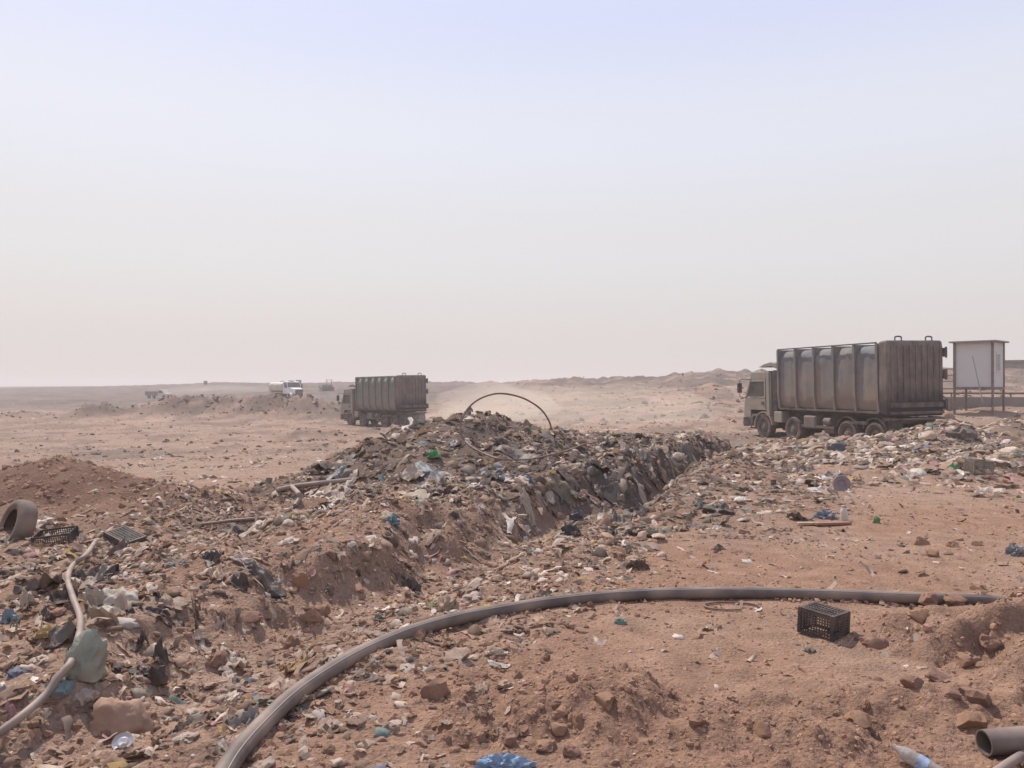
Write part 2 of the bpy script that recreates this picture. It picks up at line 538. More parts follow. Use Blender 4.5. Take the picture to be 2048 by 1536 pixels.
def link(name, me, m=None, parent=None):
    o = bpy.data.objects.new(name, me)
    COL.objects.link(o)
    if m is not None and not me.materials:
        me.materials.append(m)
    if parent is not None:
        o.parent = parent
    return o


def tag(o, label=None, cat=None, group=None, kind=None):
    if label:
        o['label'] = label
    if cat:
        o['category'] = cat
    if group:
        o['group'] = group
    if kind:
        o['kind'] = kind
    return o


def empty(name, loc, rz=0.0, label=None, cat=None, group=None):
    o = bpy.data.objects.new(name, None)
    o.empty_display_size = .2
    COL.objects.link(o)
    o.location = loc
    o.rotation_euler = (0, 0, rz)
    return tag(o, label, cat, group)


def copy_tree(o, parent=None):
    c = o.copy()
    COL.objects.link(c)
    c.parent = parent
    for ch in list(o.children):
        copy_tree(ch, c)
    return c


class MB:
    def __init__(self):
        self.v = []
        self.f = []

    def add(self, vs, fs):
        o = len(self.v)
        self.v += [tuple(p) for p in vs]
        self.f += [tuple(i + o for i in f) for f in fs]
        return self

    def box(self, x0, x1, y0, y1, z0, z1, mtx=None):
        vs = [Vector((x, y, z)) for x in (x0, x1) for y in (y0, y1) for z in (z0, z1)]
        if mtx:
            vs = [mtx @ p for p in vs]
        return self.add(vs, [(0, 1, 3, 2), (4, 6, 7, 5), (0, 4, 5, 1), (2, 3, 7, 6), (0, 2, 6, 4), (1, 5, 7, 3)])

    def bar(self, a, b, wd, ht=None):
        a = Vector(a)
        b = Vector(b)
        d = b - a
        q = d.to_track_quat('X', 'Z').to_matrix().to_4x4()
        q.translation = a
        ht = ht or wd
        return self.box(0, d.length, -wd / 2, wd / 2, -ht / 2, ht / 2, q)

    def prism(self, prof, y0, y1, mtx=None):
        """polygon in x,z swept from y0 to y1"""
        n = len(prof)
        vs = [Vector((x, y0, z)) for x, z in prof] + [Vector((x, y1, z)) for x, z in prof]
        if mtx:
            vs = [mtx @ p for p in vs]
        fs = [tuple(range(n)), tuple(range(2 * n - 1, n - 1, -1))]
        fs += [(i, i + n, (i + 1) % n + n, (i + 1) % n) for i in range(n)]
        return self.add(vs, fs)

    def lathe(self, prof, seg=24, mtx=None, closed=False):
        """profile of (radius, y) turned round the y axis"""
        n = len(prof)
        vs = []
        for k in range(seg):
            a = 2 * math.pi * k / seg
            for r_, y_ in prof:
                p = Vector((r_ * math.cos(a), y_, r_ * math.sin(a)))
                vs.append(mtx @ p if mtx else p)
        fs = []
        m = n if closed else n - 1
        for k in range(seg):
            k2 = (k + 1) % seg
            for i in range(m):
                j = (i + 1) % n
                fs.append((k * n + i, k * n + j, k2 * n + j, k2 * n + i))
        return self.add(vs, fs)

    def tube(self, pts, r, seg=12, caps=True, hollow=0.0):
        pts = [Vector(p) for p in pts]
        n = len(pts)
        vs = []
        for i in range(n):
            d = (pts[min(i + 1, n - 1)] - pts[max(i - 1, 0)]).normalized()
            side = d.cross(Vector((0, 0, 1)))
            if side.length < 1e-3:
                side = Vector((1, 0, 0))
            side.normalize()
            upv = side.cross(d).normalized()
            rr = r[i] if isinstance(r, (list, tuple)) else r
            for k in range(seg):
                a = 2 * math.pi * k / seg
                vs.append(pts[i] + side * (rr * math.cos(a)) + upv * (rr * math.sin(a)))
        fs = [(i * seg + k, i * seg + (k + 1) % seg, (i + 1) * seg + (k + 1) % seg, (i + 1) * seg + k) for i in range(n - 1) for k in range(seg)]
        if caps:
            fs += [tuple(range(seg - 1, -1, -1)), tuple((n - 1) * seg + k for k in range(seg))]
        return self.add(vs, fs)

    def build(self, name, m, parent=None, smooth=False, bevel=0.0, angle=35):
        me = bpy.data.meshes.new(name)
        me.from_pydata(self.v, [], self.f)
        bm = bmesh.new()
        bm.from_mesh(me)
        bmesh.ops.recalc_face_normals(bm, faces=bm.faces)
        bm.to_mesh(me)
        bm.free()
        if smooth:
            me.polygons.foreach_set('use_smooth', [True] * len(me.polygons))
            if angle:
                me.set_sharp_from_angle(angle=R(angle))
        o = link(name, me, m, parent)
        if bevel > 0:
            md = o.modifiers.new('bevel', 'BEVEL')
            md.width = bevel
            md.segments = 3
            md.limit_method = 'ANGLE'
            md.angle_limit = R(40)
            me.polygons.foreach_set('use_smooth', [True] * len(me.polygons))
            me.set_sharp_from_angle(angle=R(40))
        return o


def spline(pts, n=8):
    """Catmull-Rom through the points"""
    P = [Vector(p) for p in pts]
    P = [P[0] * 2 - P[1]] + P + [P[-1] * 2 - P[-2]]
    out = []
    for i in range(1, len(P) - 2):
        for k in range(n):
            t = k / n
            a, b, c, d = P[i - 1], P[i], P[i + 1], P[i + 2]
            out.append(.5 * ((2 * b) + (c - a) * t + (2 * a - 5 * b + 4 * c - d) * t * t + (3 * b - a - 3 * c + d) * t ** 3))
    out.append(P[-2])
    return out


# ------------------------------------------------------------------ ground sheet
def ground():
    rows = [0.15]
    while rows[-1] < 2.6:
        rows.append(rows[-1] + .12)
    while rows[-1] < 1900:
        r_ = rows[-1]
        rows.append(r_ + min(.00085 * r_ * r_, (.011 if r_ < 160 else .03) * r_))
    rr = np.array(rows)
    dense = np.linspace(-38.5, 38.5, 700)
    side = 38.5 + np.cumsum(np.linspace(.25, 7.5, 36))
    side = side[side < 178]
    th = np.radians(np.concatenate([-side[::-1], dense, side, [181.5]]))
    th[-1] = math.pi
    TH, RR = np.meshgrid(th, rr)
    X = np.sin(TH) * RR
    Y = np.cos(TH) * RR
    f = land(X.ravel(), Y.ravel())
    Z = f['z']
    nr, nc = X.shape
    V = np.stack([X.ravel(), Y.ravel(), Z], 1)
    i = np.arange(nr - 1)[:, None] * nc
    j = np.arange(nc)[None, :]
    j2 = (j + 1) % nc
    a = (i + j).ravel()
    b = (i + j2).ravel()
    c = (i + nc + j2).ravel()
    d = (i + nc + j).ravel()
    faces = np.stack([a, b, c, d], 1)[:, ::-1]
    # soil colours
    x, y = V[:, 0], V[:, 1]
    n1 = pn(x * .35, y * .35, 201)[:, None]
    n2 = pn(x * 1.3, y * 1.3, 202)[:, None]
    n3 = pn(x * 5.2, y * 5.2, 203)[:, None]
    red = np.array([.298, .177, .119])
    tan = np.array([.34, .230, .165])
    dusty = np.array([.295, .209, .158])
    waste = np.array([.15, .108, .082])
    black = np.array([.055, .048, .043])
    r_ = f['r'][:, None]
    col = red + (tan - red) * np.clip(.40 + 1.0 * n1 + .5 * n2, 0, 1)
    col = col + (dusty - col) * np.clip(sstep(9, 30, r_) * (.75 + .5 * n1), 0, 1)
    wf = np.clip(f['lit'][:, None] * (.62 + .9 * n2) * sstep(4, 11, y)[:, None], 0, 1)
    col = col + (waste - col) * wf
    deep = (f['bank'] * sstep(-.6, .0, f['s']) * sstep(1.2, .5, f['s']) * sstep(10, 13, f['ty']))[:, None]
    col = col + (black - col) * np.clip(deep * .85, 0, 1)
    mound = (f['bank'] * sstep(9.5, 12, f['ty']))[:, None]
    col = col + (np.array([.12, .098, .082]) - col) * np.clip(mound * (.65 + .8 * n3), 0, .9)
    hd = np.array([.155, .090, .063])
    col = col + (hd - col) * (f['heap'][:, None] * .85)
    col = col + (np.array([.258, .152, .102]) - col) * (f['soil'][:, None] * .6)
    spoil = np.clip(f['hp'] * 1.2, 0, 1)[:, None] * (.55 + .9 * n1)
    col = col + (np.array([.125, .09, .072]) - col) * np.clip(spoil * 1.2, 0, .9)
    farl = (sstep(88, 125, y + 14 * pn(x * .02, y * .05, 207)) * sstep(12, -12, x))[:, None]
    col = col + (np.array([.095, .080, .076]) - col) * np.clip(farl * (.85 + .6 * n1), 0, .95)
    crest = (sstep(.22, .7, f['t']) * sstep(-10, 15, x) * sstep(-.4, .2, pn(x * .10, y * .10, 210) + .5 * pn(x * .4, y * .4, 211)))[:, None]
    col = col + (np.array([.115, .092, .078]) - col) * np.clip(crest * 1.2, 0, .92)
    rub = sstep(-.05, .3, pn(x * .45, y * .30, 208) + .5 * pn(x * 1.4, y * 1.1, 209))[:, None] * sstep(24, 40, r_)
    col = col + (np.array([.135, .10, .080]) - col) * rub * .55
    # worn grey patches and lighter wheel tracks on the plain
    trk = np.abs(pn(x * .05 + .3, y * .012, 204))
    col = col * (1 + .22 * (sstep(.06, .0, trk) * sstep(20, 40, f['r']))[:, None])
    pat = sstep(.05, .35, pn(x * .16, y * .10, 205) + .3 * pn(x * .9, y * .6, 206))[:, None] * sstep(18, 35, r_)
    col = col + (np.array([.17, .125, .10]) - col) * pat * .65
    col = col * (1 + .28 * n3 * np.clip(1.2 - r_ / 40, .2, 1))
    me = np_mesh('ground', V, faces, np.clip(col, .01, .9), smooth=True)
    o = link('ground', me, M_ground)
    return tag(o, 'dusty red-brown landfill soil with trench, banks and tracks', 'ground', kind='structure')


GROUND = ground()

# ------------------------------------------------------------------ heavy refuse truck


def wheel(parent, x, y, r=.53, wd=.30, side=1):
    t = MB()
    h = wd / 2
    m = Matrix.Translation((x, y, r))
    prof = [(r * .58, -h * .8), (r * .80, -h), (r * .95, -h * .92), (r, -h * .55), (r * .985, -h * .12), (r, -.0), (r * .985, h * .12), (r, h * .55), (r * .95, h * .92), (r * .80, h), (r * .58, h * .8)]
    t.lathe(prof, 32, m, closed=True)
    w_ = bpy.data.objects.new('wheel', None)
    w_.empty_display_size = .1
    COL.objects.link(w_)
    w_.parent = parent
    t.build('tyre', M_tyre, w_, smooth=True)
    k = MB()
    s_ = side
    k.lathe([(r * .60, s_ * h * .75), (r * .55, s_ * h * .45), (r * .42, s_ * h * .35), (r * .40, s_ * h * .65), (r * .22, s_ * h * .8), (r * .20, s_ * h * 1.05), (.001, s_ * h * 1.1)], 24, m)
    for q in range(8):
        a = q * math.pi / 4
        c = Vector((x + r * .31 * math.cos(a), y + s_ * h * .78, r + r * .31 * math.sin(a)))
        k.box(c.x - .018, c.x + .018, c.y - .02, c.y + .02, c.z - .018, c.z + .018)
    k.build('rim', M_rim, w_, smooth=True)
    return w_


def heavy_truck(name, label, npan, mcont, loc, heading, roll=0.0, pitch=0.0):
    """x forward, y left; the tailgate's rear face is at x = 0"""
    t = empty(name, loc, heading, label, 'truck')
    t.rotation_euler = (roll, pitch, heading)
    # chassis
    c = MB()
    for s_ in (-1, 1):
        c.box(.55, 8.6, s_ * .42 - .05, s_ * .42 + .05, .92, 1.20)
        c.box(.5, 6.6, s_ * .50 - .07, s_ * .50 + .07, 1.21, 1.42)
    for x in (.6, 1.45, 2.9, 3.8, 4.7, 6.2, 7.5):
        c.box(x - .06, x + .06, -.38, .38, .95, 1.16)
    ch = c.build('chassis', M_steel, t)
    for x in (.75, 2.2, 5.45, 7.5):
        a = MB()
        a.tube([(x, -1.0, .53), (x, 1.0, .53)], .09, 10)
        a.lathe([(.001, -.22), (.2, -.15), (.22, 0), (.2, .15), (.001, .22)], 14, Matrix.Translation((x, 0, .55)))
        a.build('axle', M_steel, ch, smooth=True)
    b = MB()
    for s_ in (-1, 1):
        b.box(.35, .62, s_ * .75 - .35, s_ * .75 + .35, .72, .98)
    b.box(.40, .5, -1.15, 1.15, .98, 1.12)
    b.build('rear_bumper', M_steel, t, bevel=.02)
    for s_ in (-1, 1):
        fl = MB()
        fl.box(.10, .13, s_ * .85 - .30, s_ * .85 + .30, .35, 1.1)
        fl.build('mud_flap', M_black, t)
    for x in (.75, 2.2):
        for s_ in (-1, 1):
            wheel(t, x, s_ * .93, .53, .56, s_)
            g = MB()
            pr = [(x + .64 * math.cos(q), .55 + .64 * math.sin(q)) for q in np.linspace(.35, math.pi - .35, 12)]
            pr2 = [(x + .61 * math.cos(q), .55 + .61 * math.sin(q)) for q in np.linspace(math.pi - .35, .35, 12)]
            g.prism(pr + pr2, s_ * .93 - .29, s_ * .93 + .29)
            g.build('mudguard', M_black, t)
    for x in (5.45, 7.5):
        for s_ in (-1, 1):
            wheel(t, x, s_ * 1.06, .53, .32, s_)
    # tanks and boxes between the axles
    for s_ in (-1, 1):
        k = MB()
        k.box(6.2, 6.75, s_ * 1.0 - .2, s_ * 1.0 + .2, .78, 1.25)
        k.build('battery_box', M_cab, t, bevel=.03)
        k = MB()
        k.box(4.0, 4.75, s_ * 1.0 - .22, s_ * 1.0 + .22, .62, 1.15)
        k.build('fuel_tank', M_rim, t, bevel=.07)
        k = MB()
        k.tube([(3.15, s_ * 1.05, .95), (3.55, s_ * 1.05, .95)], .17, 16)
        k.tube([(3.15, s_ * .9, .58), (3.7, s_ * .9, .58)], .13, 14)
        k.build('air_tank', M_rim, t, smooth=True)
        k = MB()
        k.bar((1.1, s_ * 1.18, .98), (1.95, s_ * 1.18, .98), .05, .12)
        k.bar((2.9, s_ * 1.18, .72), (4.9, s_ * 1.18, .72), .05, .10)
        k.build('side_guard', M_steel, t)
    # container
    x0, x1, z0, z1 = .55, 6.35, 1.45, 3.9
    k = MB()
    k.box(x0, x1, -1.0, 1.0, z0 - .02, z0 + .16)
    k.box(x1 - .06, x1, -1.12, 1.12, z0, z1 - .05)
    k.box(x0, x0 + .06, -1.12, 1.12, z0, z1 - .05)
    cont = k.build('container', mcont, t)
    stp = (x1 - x0) / npan
    half = []
    for q in np.linspace(0, 1, 6):
        half.append((1.06 + .10 * math.sin(q * math.pi / 2), z0 + .02 + .5 * q))
    half += [(1.17, z0 + .9), (1.165, z1 - .75)]
    for q in np.linspace(0, math.pi / 2, 8):
        half.append((1.16 - .42 + .42 * math.cos(q), z1 - .06 - .46 + .46 * math.sin(q)))
    prof = half + [(-p, q) for p, q in half[::-1]]
    for i in range(npan):
        xa, xb = x0 + i * stp, x0 + (i + 1) * stp
        vs, fs = [], []
        nx, npf = 9, len(prof)
        for a_ in range(nx):
            u = a_ / (nx - 1)
            bul = .025 * math.sin(u * math.pi) + .010 * math.sin(u * 17 + i * 2.1)
            for p, q in prof:
                g_ = 1 if abs(p) > .6 else 0.3
                dent = .04 * mnoise.noise(Vector((xa + u * stp, p * 2 + i * 3.7, q * 1.6))) + .03 * mnoise.noise(Vector((xa * 3 + u * stp * 3, p * 2 + i, q * 4)))
                vs.append((xa + u * (xb - xa), p + math.copysign(bul + dent, p) * g_, q + (0 if g_ == 1 else bul * .4)))
        for a_ in range(nx - 1):
            for b_ in range(npf - 1):
                fs.append((a_ * npf + b_, (a_ + 1) * npf + b_, (a_ + 1) * npf + b_ + 1, a_ * npf + b_ + 1))
        MB().add(vs, fs).build('body_panel', mcont, cont, smooth=True, angle=60)
    for i in range(npan + 1):
        xc = x0 + i * stp
        rb = MB()
        for s_ in (-1, 1):
            pr = [(1.10, z0 - .05), (1.20, z0 - .05), (1.265, z0 + .5), (1.275, z1), (.55, z1), (.55, z1 - .05), (.80, z1 - .10), (1.02, z1 - .28), (1.10, z1 - .7)]
            vs = [(xc - .055, s_ * p, q) for p, q in pr] + [(xc + .055, s_ * p, q) for p, q in pr]
            n_ = len(pr)
            rb.add(vs, [tuple(range(n_)), tuple(range(2 * n_ - 1, n_ - 1, -1))] + [(j, j + n_, (j + 1) % n_ + n_, (j + 1) % n_) for j in range(n_)])
        rb.box(xc - .055, xc + .055, -.55, .55, z1 - .05, z1)
        rb.build('rib', mcont, cont)
    for s_ in (-1, 1):
        rl = MB()
        rl.box(x0, x1, s_ * 1.25 - .03, s_ * 1.25 + .03, z1 + .001, z1 + .05)
        rl.build('top_rail', M_steel, cont)
        rl = MB()
        rl.box(x0, x1, s_ * 1.10 - .10, s_ * 1.10 + .10, z0 - .10, z0 - .021)
        rl.build('bottom_rail', M_steel, cont)
    # tailgate
    k = MB()
    k.prism([(.02, z0 - .22), (.50, z0 - .10), (.50, z1 + .06), (.05, z1 + .10), (0.0, z1 - .2), (0, z0 + .3)], -1.25, 1.25)
    tg = k.build('tailgate', M_tail, t, bevel=.09)
    for i in range(9):
        yv = -1.08 + i * .27
        rb = MB()
        rb.box(-.035, .02, yv - .045, yv + .045, z0 + .35, z1 - .1)
        rb.build('rib', M_tail, tg, bevel=.015)
    k = MB()
    k.box(-.05, -.001, -1.18, 1.18, z0 + .12, z0 + .30)
    k.box(-.06, -.001, -1.2, 1.2, z0 - .12, z0 - .02)
    k.build('lower_beam', M_steel, tg, bevel=.015)
    for yv in (.62, -.75):
        hk = MB()
        hk.tube(spline([(.18, yv + .14, z1 + .05), (.18, yv + .14, z1 + .19), (.18, yv + .08, z1 + .23), (.18, yv - .08, z1 + .23), (.18, yv - .14, z1 + .19), (.18, yv - .14, z1 + .05)], 4), .028, 8)
        hk.build('lifting_eye', M_steel, tg, smooth=True)
    for zz in (z1 - .35, z1 - 1.15, z0 + .2):
        hg = MB()
        hg.box(-.08, .12, -1.33, -1.24, zz - .16, zz + .16)
        hg.tube([(-.05, -1.30, zz - .2), (-.05, -1.30, zz + .2)], .035, 8)
        hg.build('hinge', M_steel, tg)
    hk = MB()
    for s_ in (-1, 1):
        hk.box(.0, .45, s_ * 1.02 - .1, s_ * 1.02 + .1, z0 - .36, z0 - .23)
    hk.tube([(-.02, -1.2, z0 - .3), (-.02, 1.2, z0 - .3)], .05, 10)
    hk.build('locking_bar', M_steel, tg)
    for s_ in (-1, 1):
        lp = MB()
        lp.box(.33, .39, s_ * .95 - .16, s_ * .95 + .16, 1.0, 1.1)
        lp.build('tail_lamp', mat('red_lamp', (.25, .03, .02), .3, .1, 4, dust=.4), t)
    # cab: shell with open window holes
    cb = bpy.data.objects.new('cab', None)
    cb.empty_display_size = .1
    COL.objects.link(cb)
    cb.parent = t
    xr, xf = 7.02, 9.0
    k = MB()
    for s_ in (-1, 1):
        ya, yb = s_ * 1.16, s_ * 1.22
        ya, yb = min(ya, yb), max(ya, yb)
        # rear side panel, header, A pillar, lower side
        k.prism([(xr, 1.05), (7.28, 1.05), (7.28, 2.99), (xr + .06, 2.99)], ya, yb)
        k.prism([(7.281, 2.66), (8.50, 2.66), (8.40, 2.99), (7.281, 2.99)], ya, yb)
        k.prism([(8.40, 2.659), (8.52, 2.659), (8.90, 1.86), (8.76, 1.86)], ya, yb)
        k.prism([(8.45, 1.02), (9.0, .98), (8.97, 1.45), (8.90, 1.859), (8.45, 1.859)], ya, yb)
    k.prism([(xr + .06, 2.95), (xr + .2, 3.02), (8.2, 3.04), (8.42, 2.98), (8.46, 2.9), (8.3, 2.94), (xr + .06, 2.90)], -1.159, 1.159)
    k.box(xr, xr + .05, -1.159, 1.159, 1.05, 2.90)
    k.prism([(8.94, .98), (9.02, .98), (8.97, 1.50), (8.91, 1.82), (8.85, 1.82), (8.91, 1.45)], -1.159, 1.159)
    k.box(7.08, 8.93, -1.15, 1.15, 1.0, 1.10)
    k.build('cab_shell', M_cab, cb, bevel=.025)
    ins = MB()
    ins.box(8.35, 8.78, -1.1, 1.1, 1.5, 1.82)
    for s_ in (-1, 1):
        ins.box(7.3, 7.75, s_ * .6 - .26, s_ * .6 + .26, 1.3, 1.75)
        ins.box(7.2, 7.34, s_ * .6 - .24, s_ * .6 + .24, 1.75, 2.35)
    ins.build('interior', M_black, cb, bevel=.04)
    for s_ in (-1, 1):
        d = MB()
        ya, yb = sorted((s_ * 1.165, s_ * 1.235))
        d.prism([(7.31, 1.28), (8.44, 1.28), (8.44, 1.86), (7.31, 1.86)], ya, yb)
        d.prism([(7.31, 1.861), (7.42, 1.861), (7.42, 2.64), (7.31, 2.64)], ya, yb)
        d.prism([(7.42, 2.55), (8.40, 2.55), (8.36, 2.64), (7.42, 2.64)], ya, yb)
        dr = d.build('door', M_cab, cb, bevel=.015)
        hd = MB()
        hd.box(7.40, 7.60, s_ * 1.235 - .01, s_ * 1.235 + .02, 1.52, 1.66)
        hd.build('handle', M_black, dr)
        st = MB()
        st.box(7.31, 8.43, s_ * 1.236 - .008, s_ * 1.236 + .008, 1.94 - .12, 1.94 - .09)
        st.build('trim_strip', M_black, dr)
        gl = MB()
        gl.prism([(7.43, 1.87), (8.74, 1.87), (8.44, 2.54), (7.43, 2.54)], s_ * 1.19 - .004, s_ * 1.19 + .004)
        gl.build('side_window', M_glass, cb)
        vs = MB()
        vs.prism([(7.43, 2.36), (8.50, 2.36), (8.44, 2.54), (7.43, 2.54)], s_ * 1.20 - .008, s_ * 1.20 + .008)
        vs.build('window_tint', M_black, cb)
        mi = MB()
        mi.tube([(8.5, s_ * 1.2, 2.66), (8.78, s_ * 1.45, 2.68), (8.86, s_ * 1.52, 2.62), (8.86, s_ * 1.52, 1.9), (8.78, s_ * 1.42, 1.82), (8.75, s_ * 1.2, 1.84)], .018, 8)
        ma = mi.build('mirror_arm', M_black, cb, smooth=True)
        mi = MB()
        mi.box(8.82, 8.92, s_ * 1.52 - .11, s_ * 1.52 + .11, 2.05, 2.50)
        mi.build('mirror', M_black, ma, bevel=.03)
        g = MB()
        pr = [(7.5 + .68 * math.cos(q), .55 + .68 * math.sin(q)) for q in np.linspace(-.1, math.pi - .15, 16)]
        pr2 = [(7.5 + .62 * math.cos(q), .55 + .62 * math.sin(q)) for q in np.linspace(math.pi - .15, -.1, 16)]
        g.prism(pr + pr2, s_ * 1.06 - .17, s_ * 1.06 + .18)
        g.build('mudguard', M_cab, cb)
        sp = MB()
        sp.box(8.15, 8.6, s_ * 1.08 - .1, s_ * 1.08 + .1, .42, .47)
        sp.tube([(8.17, s_ * 1.1, .45), (8.17, s_ * 1.1, 1.0)], .02, 6)
        sp.tube([(8.58, s_ * 1.1, .45), (8.58, s_ * 1.1, 1.0)], .02, 6)
        sp.build('step', M_black, cb)
        hl = MB()
        hl.box(9.0, 9.09, s_ * .85 - .2, s_ * .85 + .2, .72, .92)
        hl.build('headlight', M_lamp, cb, bevel=.02)
    ws = MB()
    ws.prism([(8.86, 1.84), (8.88, 1.84), (8.49, 2.89), (8.47, 2.89)], -1.13, 1.13)
    ws.build('windscreen', M_glass, cb)
    rw = MB()
    rw.box(xr - .012, xr - .002, -.6, .6, 2.2, 2.6)
    rw.build('rear_window', M_glassd, cb)
    bm_ = MB()
    bm_.prism([(8.3, .55), (9.05, .50), (9.1, .65), (9.06, .95), (8.3, .97)], -1.22, 1.22)
    bm_.build('front_bumper', M_black, cb, bevel=.04)
    gr = MB()
    for i in range(5):
        gr.box(8.985, 9.02, -.8, .8, 1.10 + i * .09, 1.15 + i * .09)
    gr.build('grille', M_black, cb)
    # air intake stack and roof deflector behind the cab
    k = MB()
    k.box(6.55, 6.95, .55, 1.15, 1.25, 3.05)
    stk = k.build('intake_stack', M_black, t, bevel=.08)
    k = MB()
    k.prism([(6.45, 3.14), (6.62, 3.36), (6.95, 3.42), (7.45, 3.34), (7.85, 3.20), (7.6, 3.18), (6.9, 3.22), (6.6, 3.12)], .25, 1.2)
    k.build('intake_hood', M_cab, stk, bevel=.03)
    k = MB()
    k.tube([(6.75, -.85, 1.2), (6.75, -.85, 3.1), (6.6, -.85, 3.3)], .09, 12)
    k.build('exhaust', M_steel, t, smooth=True)
    # litter hanging from the tailgate
    return t


TH1 = R(73)
p1 = Vector(((1778 - 1024) / F * 28.0, 28.0, -.62))
hd1 = Vector((-math.cos(TH1), math.sin(TH1), 0))
nl1 = Vector((-math.sin(TH1), -math.cos(TH1), 0))
T1 = heavy_truck('refuse_truck', 'dusty blue-grey heavy refuse truck with five ribbed panels beside the white cabin', 5, M_cont,
                 p1 - nl1 * 1.25, math.atan2(hd1.y, hd1.x), roll=R(-.9))
TH2 = R(50)
p2 = Vector(((798 - 1024) / F * 58.0, 58.0, -1.45))
hd2 = Vector((-math.cos(TH2), math.sin(TH2), 0))
nl2 = Vector((-math.sin(TH2), -math.cos(TH2), 0))
T2 = heavy_truck('refuse_truck', 'green-grey heavy refuse truck with six ribbed panels trailing dust on the plain', 6, M_cont2,
                 p2 - nl2 * 1.25, math.atan2(hd2.y, hd2.x), roll=R(-.8), pitch=R(.5))


# ------------------------------------------------------------------ white tanker with a bonnet
def tanker(loc, heading):
    t = empty('tanker_truck', loc, heading, 'white bonneted tanker truck with cream tank behind the spoil heaps', 'truck')
    k = MB()
    for s_ in (-1, 1):
        k.box(-.2, 7.6, s_ * .42 - .05, s_ * .42 + .05, .85, 1.1)
    k.build('chassis', M_steel, t)
    for x in (.9, 2.2):
        for s_ in (-1, 1):
            wheel(t, x, s_ * .92, .52, .52, s_)
    for s_ in (-1, 1):
        wheel(t, 6.75, s_ * 1.02, .52, .3, s_)
    k = MB()
    pr = [(1.2 * math.copysign(abs(math.cos(a)) ** .45, math.cos(a)), .74 * math.copysign(abs(math.sin(a)) ** .6, math.sin(a))) for a in np.linspace(0, 2 * math.pi, 41)[:-1]]
    vs, fs = [], []
    xs = [(-.3, .90), (-.15, 1.0), (4.0, 1.0), (4.15, .9)]
    for x, sc_ in xs:
        vs += [(x, p * sc_, 2.0 + q * sc_) for p, q in pr]
    n_ = len(pr)
    for i in range(3):
        fs += [(i * n_ + j, i * n_ + (j + 1) % n_, (i + 1) * n_ + (j + 1) % n_, (i + 1) * n_ + j) for j in range(n_)]
    fs += [tuple(range(n_)), tuple(range(4 * n_ - 1, 3 * n_ - 1, -1))]
    k.add(vs, fs)
    tk = k.build('tank', M_cream, t, smooth=True)
    k = MB()
    k.lathe([(.001, .2), (.25, .18), (.27, 0), (.27, -.2)], 16, Matrix.Translation((1.8, 0, 2.72)) @ Matrix.Rotation(R(90), 4, 'X'))
    k.build('manhole', M_cream, tk)
    k = MB()
    k.tube(spline([(.3, .9, 2.5), (.3, .8, 2.95), (1.2, .6, 3.0)], 5), .03, 8)
    k.build('hand_rail', M_steel, tk, smooth=True)
    k = MB()
    k.box(-.35, 4.1, -1.25, 1.25, 1.18, 1.27)
    k.build('deck', M_conc, t, bevel=.01)
    for s_ in (-1, 1):
        k = MB()
        k.box(3.0, 4.4, s_ * .95 - .28, s_ * .95 + .28, .5, 1.1)
        k.build('side_tank', M_steel, t, bevel=.08)
    cb = bpy.data.objects.new('cab', None)
    COL.objects.link(cb)
    cb.parent = t
    k = MB()
    k.prism([(4.4, 1.0), (6.0, 1.0), (6.0, 1.98), (5.72, 2.72), (5.5, 2.86), (4.55, 2.88), (4.4, 2.75)], -1.08, 1.08)
    k.build('cab_shell', M_white, cb, bevel=.06)
    k = MB()
    k.prism([(6.03, 1.98), (6.05, 1.98), (5.77, 2.70), (5.75, 2.70)], -.98, .98)
    k.build('windscreen', M_glassd, cb)
    for s_ in (-1, 1):
        k = MB()
        k.prism([(4.85, 1.95), (5.85, 1.95), (5.62, 2.62), (4.85, 2.62)], s_ * 1.085 - .006, s_ * 1.085 + .006)
        k.build('side_window', M_glassd, cb)
        k = MB()
        k.box(5.85, 5.95, s_ * 1.32 - .1, s_ * 1.32 + .1, 1.9, 2.4)
        k.bar((5.85, s_ * 1.08, 2.3), (5.9, s_ * 1.32, 2.3), .03)
        k.build('mirror', M_black, cb)
    k = MB()
    k.box(4.9, 5.5, -.5, .2, 2.885, 3.0)
    k.build('roof_unit', M_conc, cb, bevel=.03)
    k = MB()
    vs = [(5.95, -1.0, 1.0), (5.95, 1.0, 1.0), (5.95, .92, 1.99), (5.95, -.92, 1.99), (7.55, -.72, .9), (7.55, .72, .9), (7.5, .62, 1.72), (7.5, -.62, 1.72)]
    k.add(vs, [(0, 1, 2, 3), (4, 7, 6, 5), (0, 4, 5, 1), (3, 2, 6, 7), (1, 5, 6, 2), (0, 3, 7, 4)])
    hd_ = k.build('bonnet', M_white, t, bevel=.08)
    k = MB()
    k.box(7.54, 7.60, -.60, .60, .92, 1.66)
    k.build('grille', M_grille, hd_, bevel=.02)
    for s_ in (-1, 1):
        g = MB()
        pr = [(6.75 + .66 * math.cos(q), .52 + .66 * math.sin(q)) for q in np.linspace(-.05, math.pi + .05, 16)]
        pr2 = [(6.75 + .58 * math.cos(q), .52 + .58 * math.sin(q)) for q in np.linspace(math.pi + .05, -.05, 16)]
        g.prism(pr + pr2, s_ * 1.0 - .25, s_ * 1.0 + .2)
        g.build('fender', M_white, t)
        l_ = MB()
        l_.box(7.34, 7.44, s_ * .95 - .16, s_ * .95 + .16, .98, 1.2)
        l_.build('headlight', M_lamp, t, bevel=.03)
    k = MB()
    k.box(7.5, 7.68, -1.15, 1.15, .45, .78)
    k.build('front_bumper', M_steel, t, bevel=.04)
    return t


tl = AT(562, 803, 120)
tanker((tl.x - 1.6, 123, -.45), R(-48))


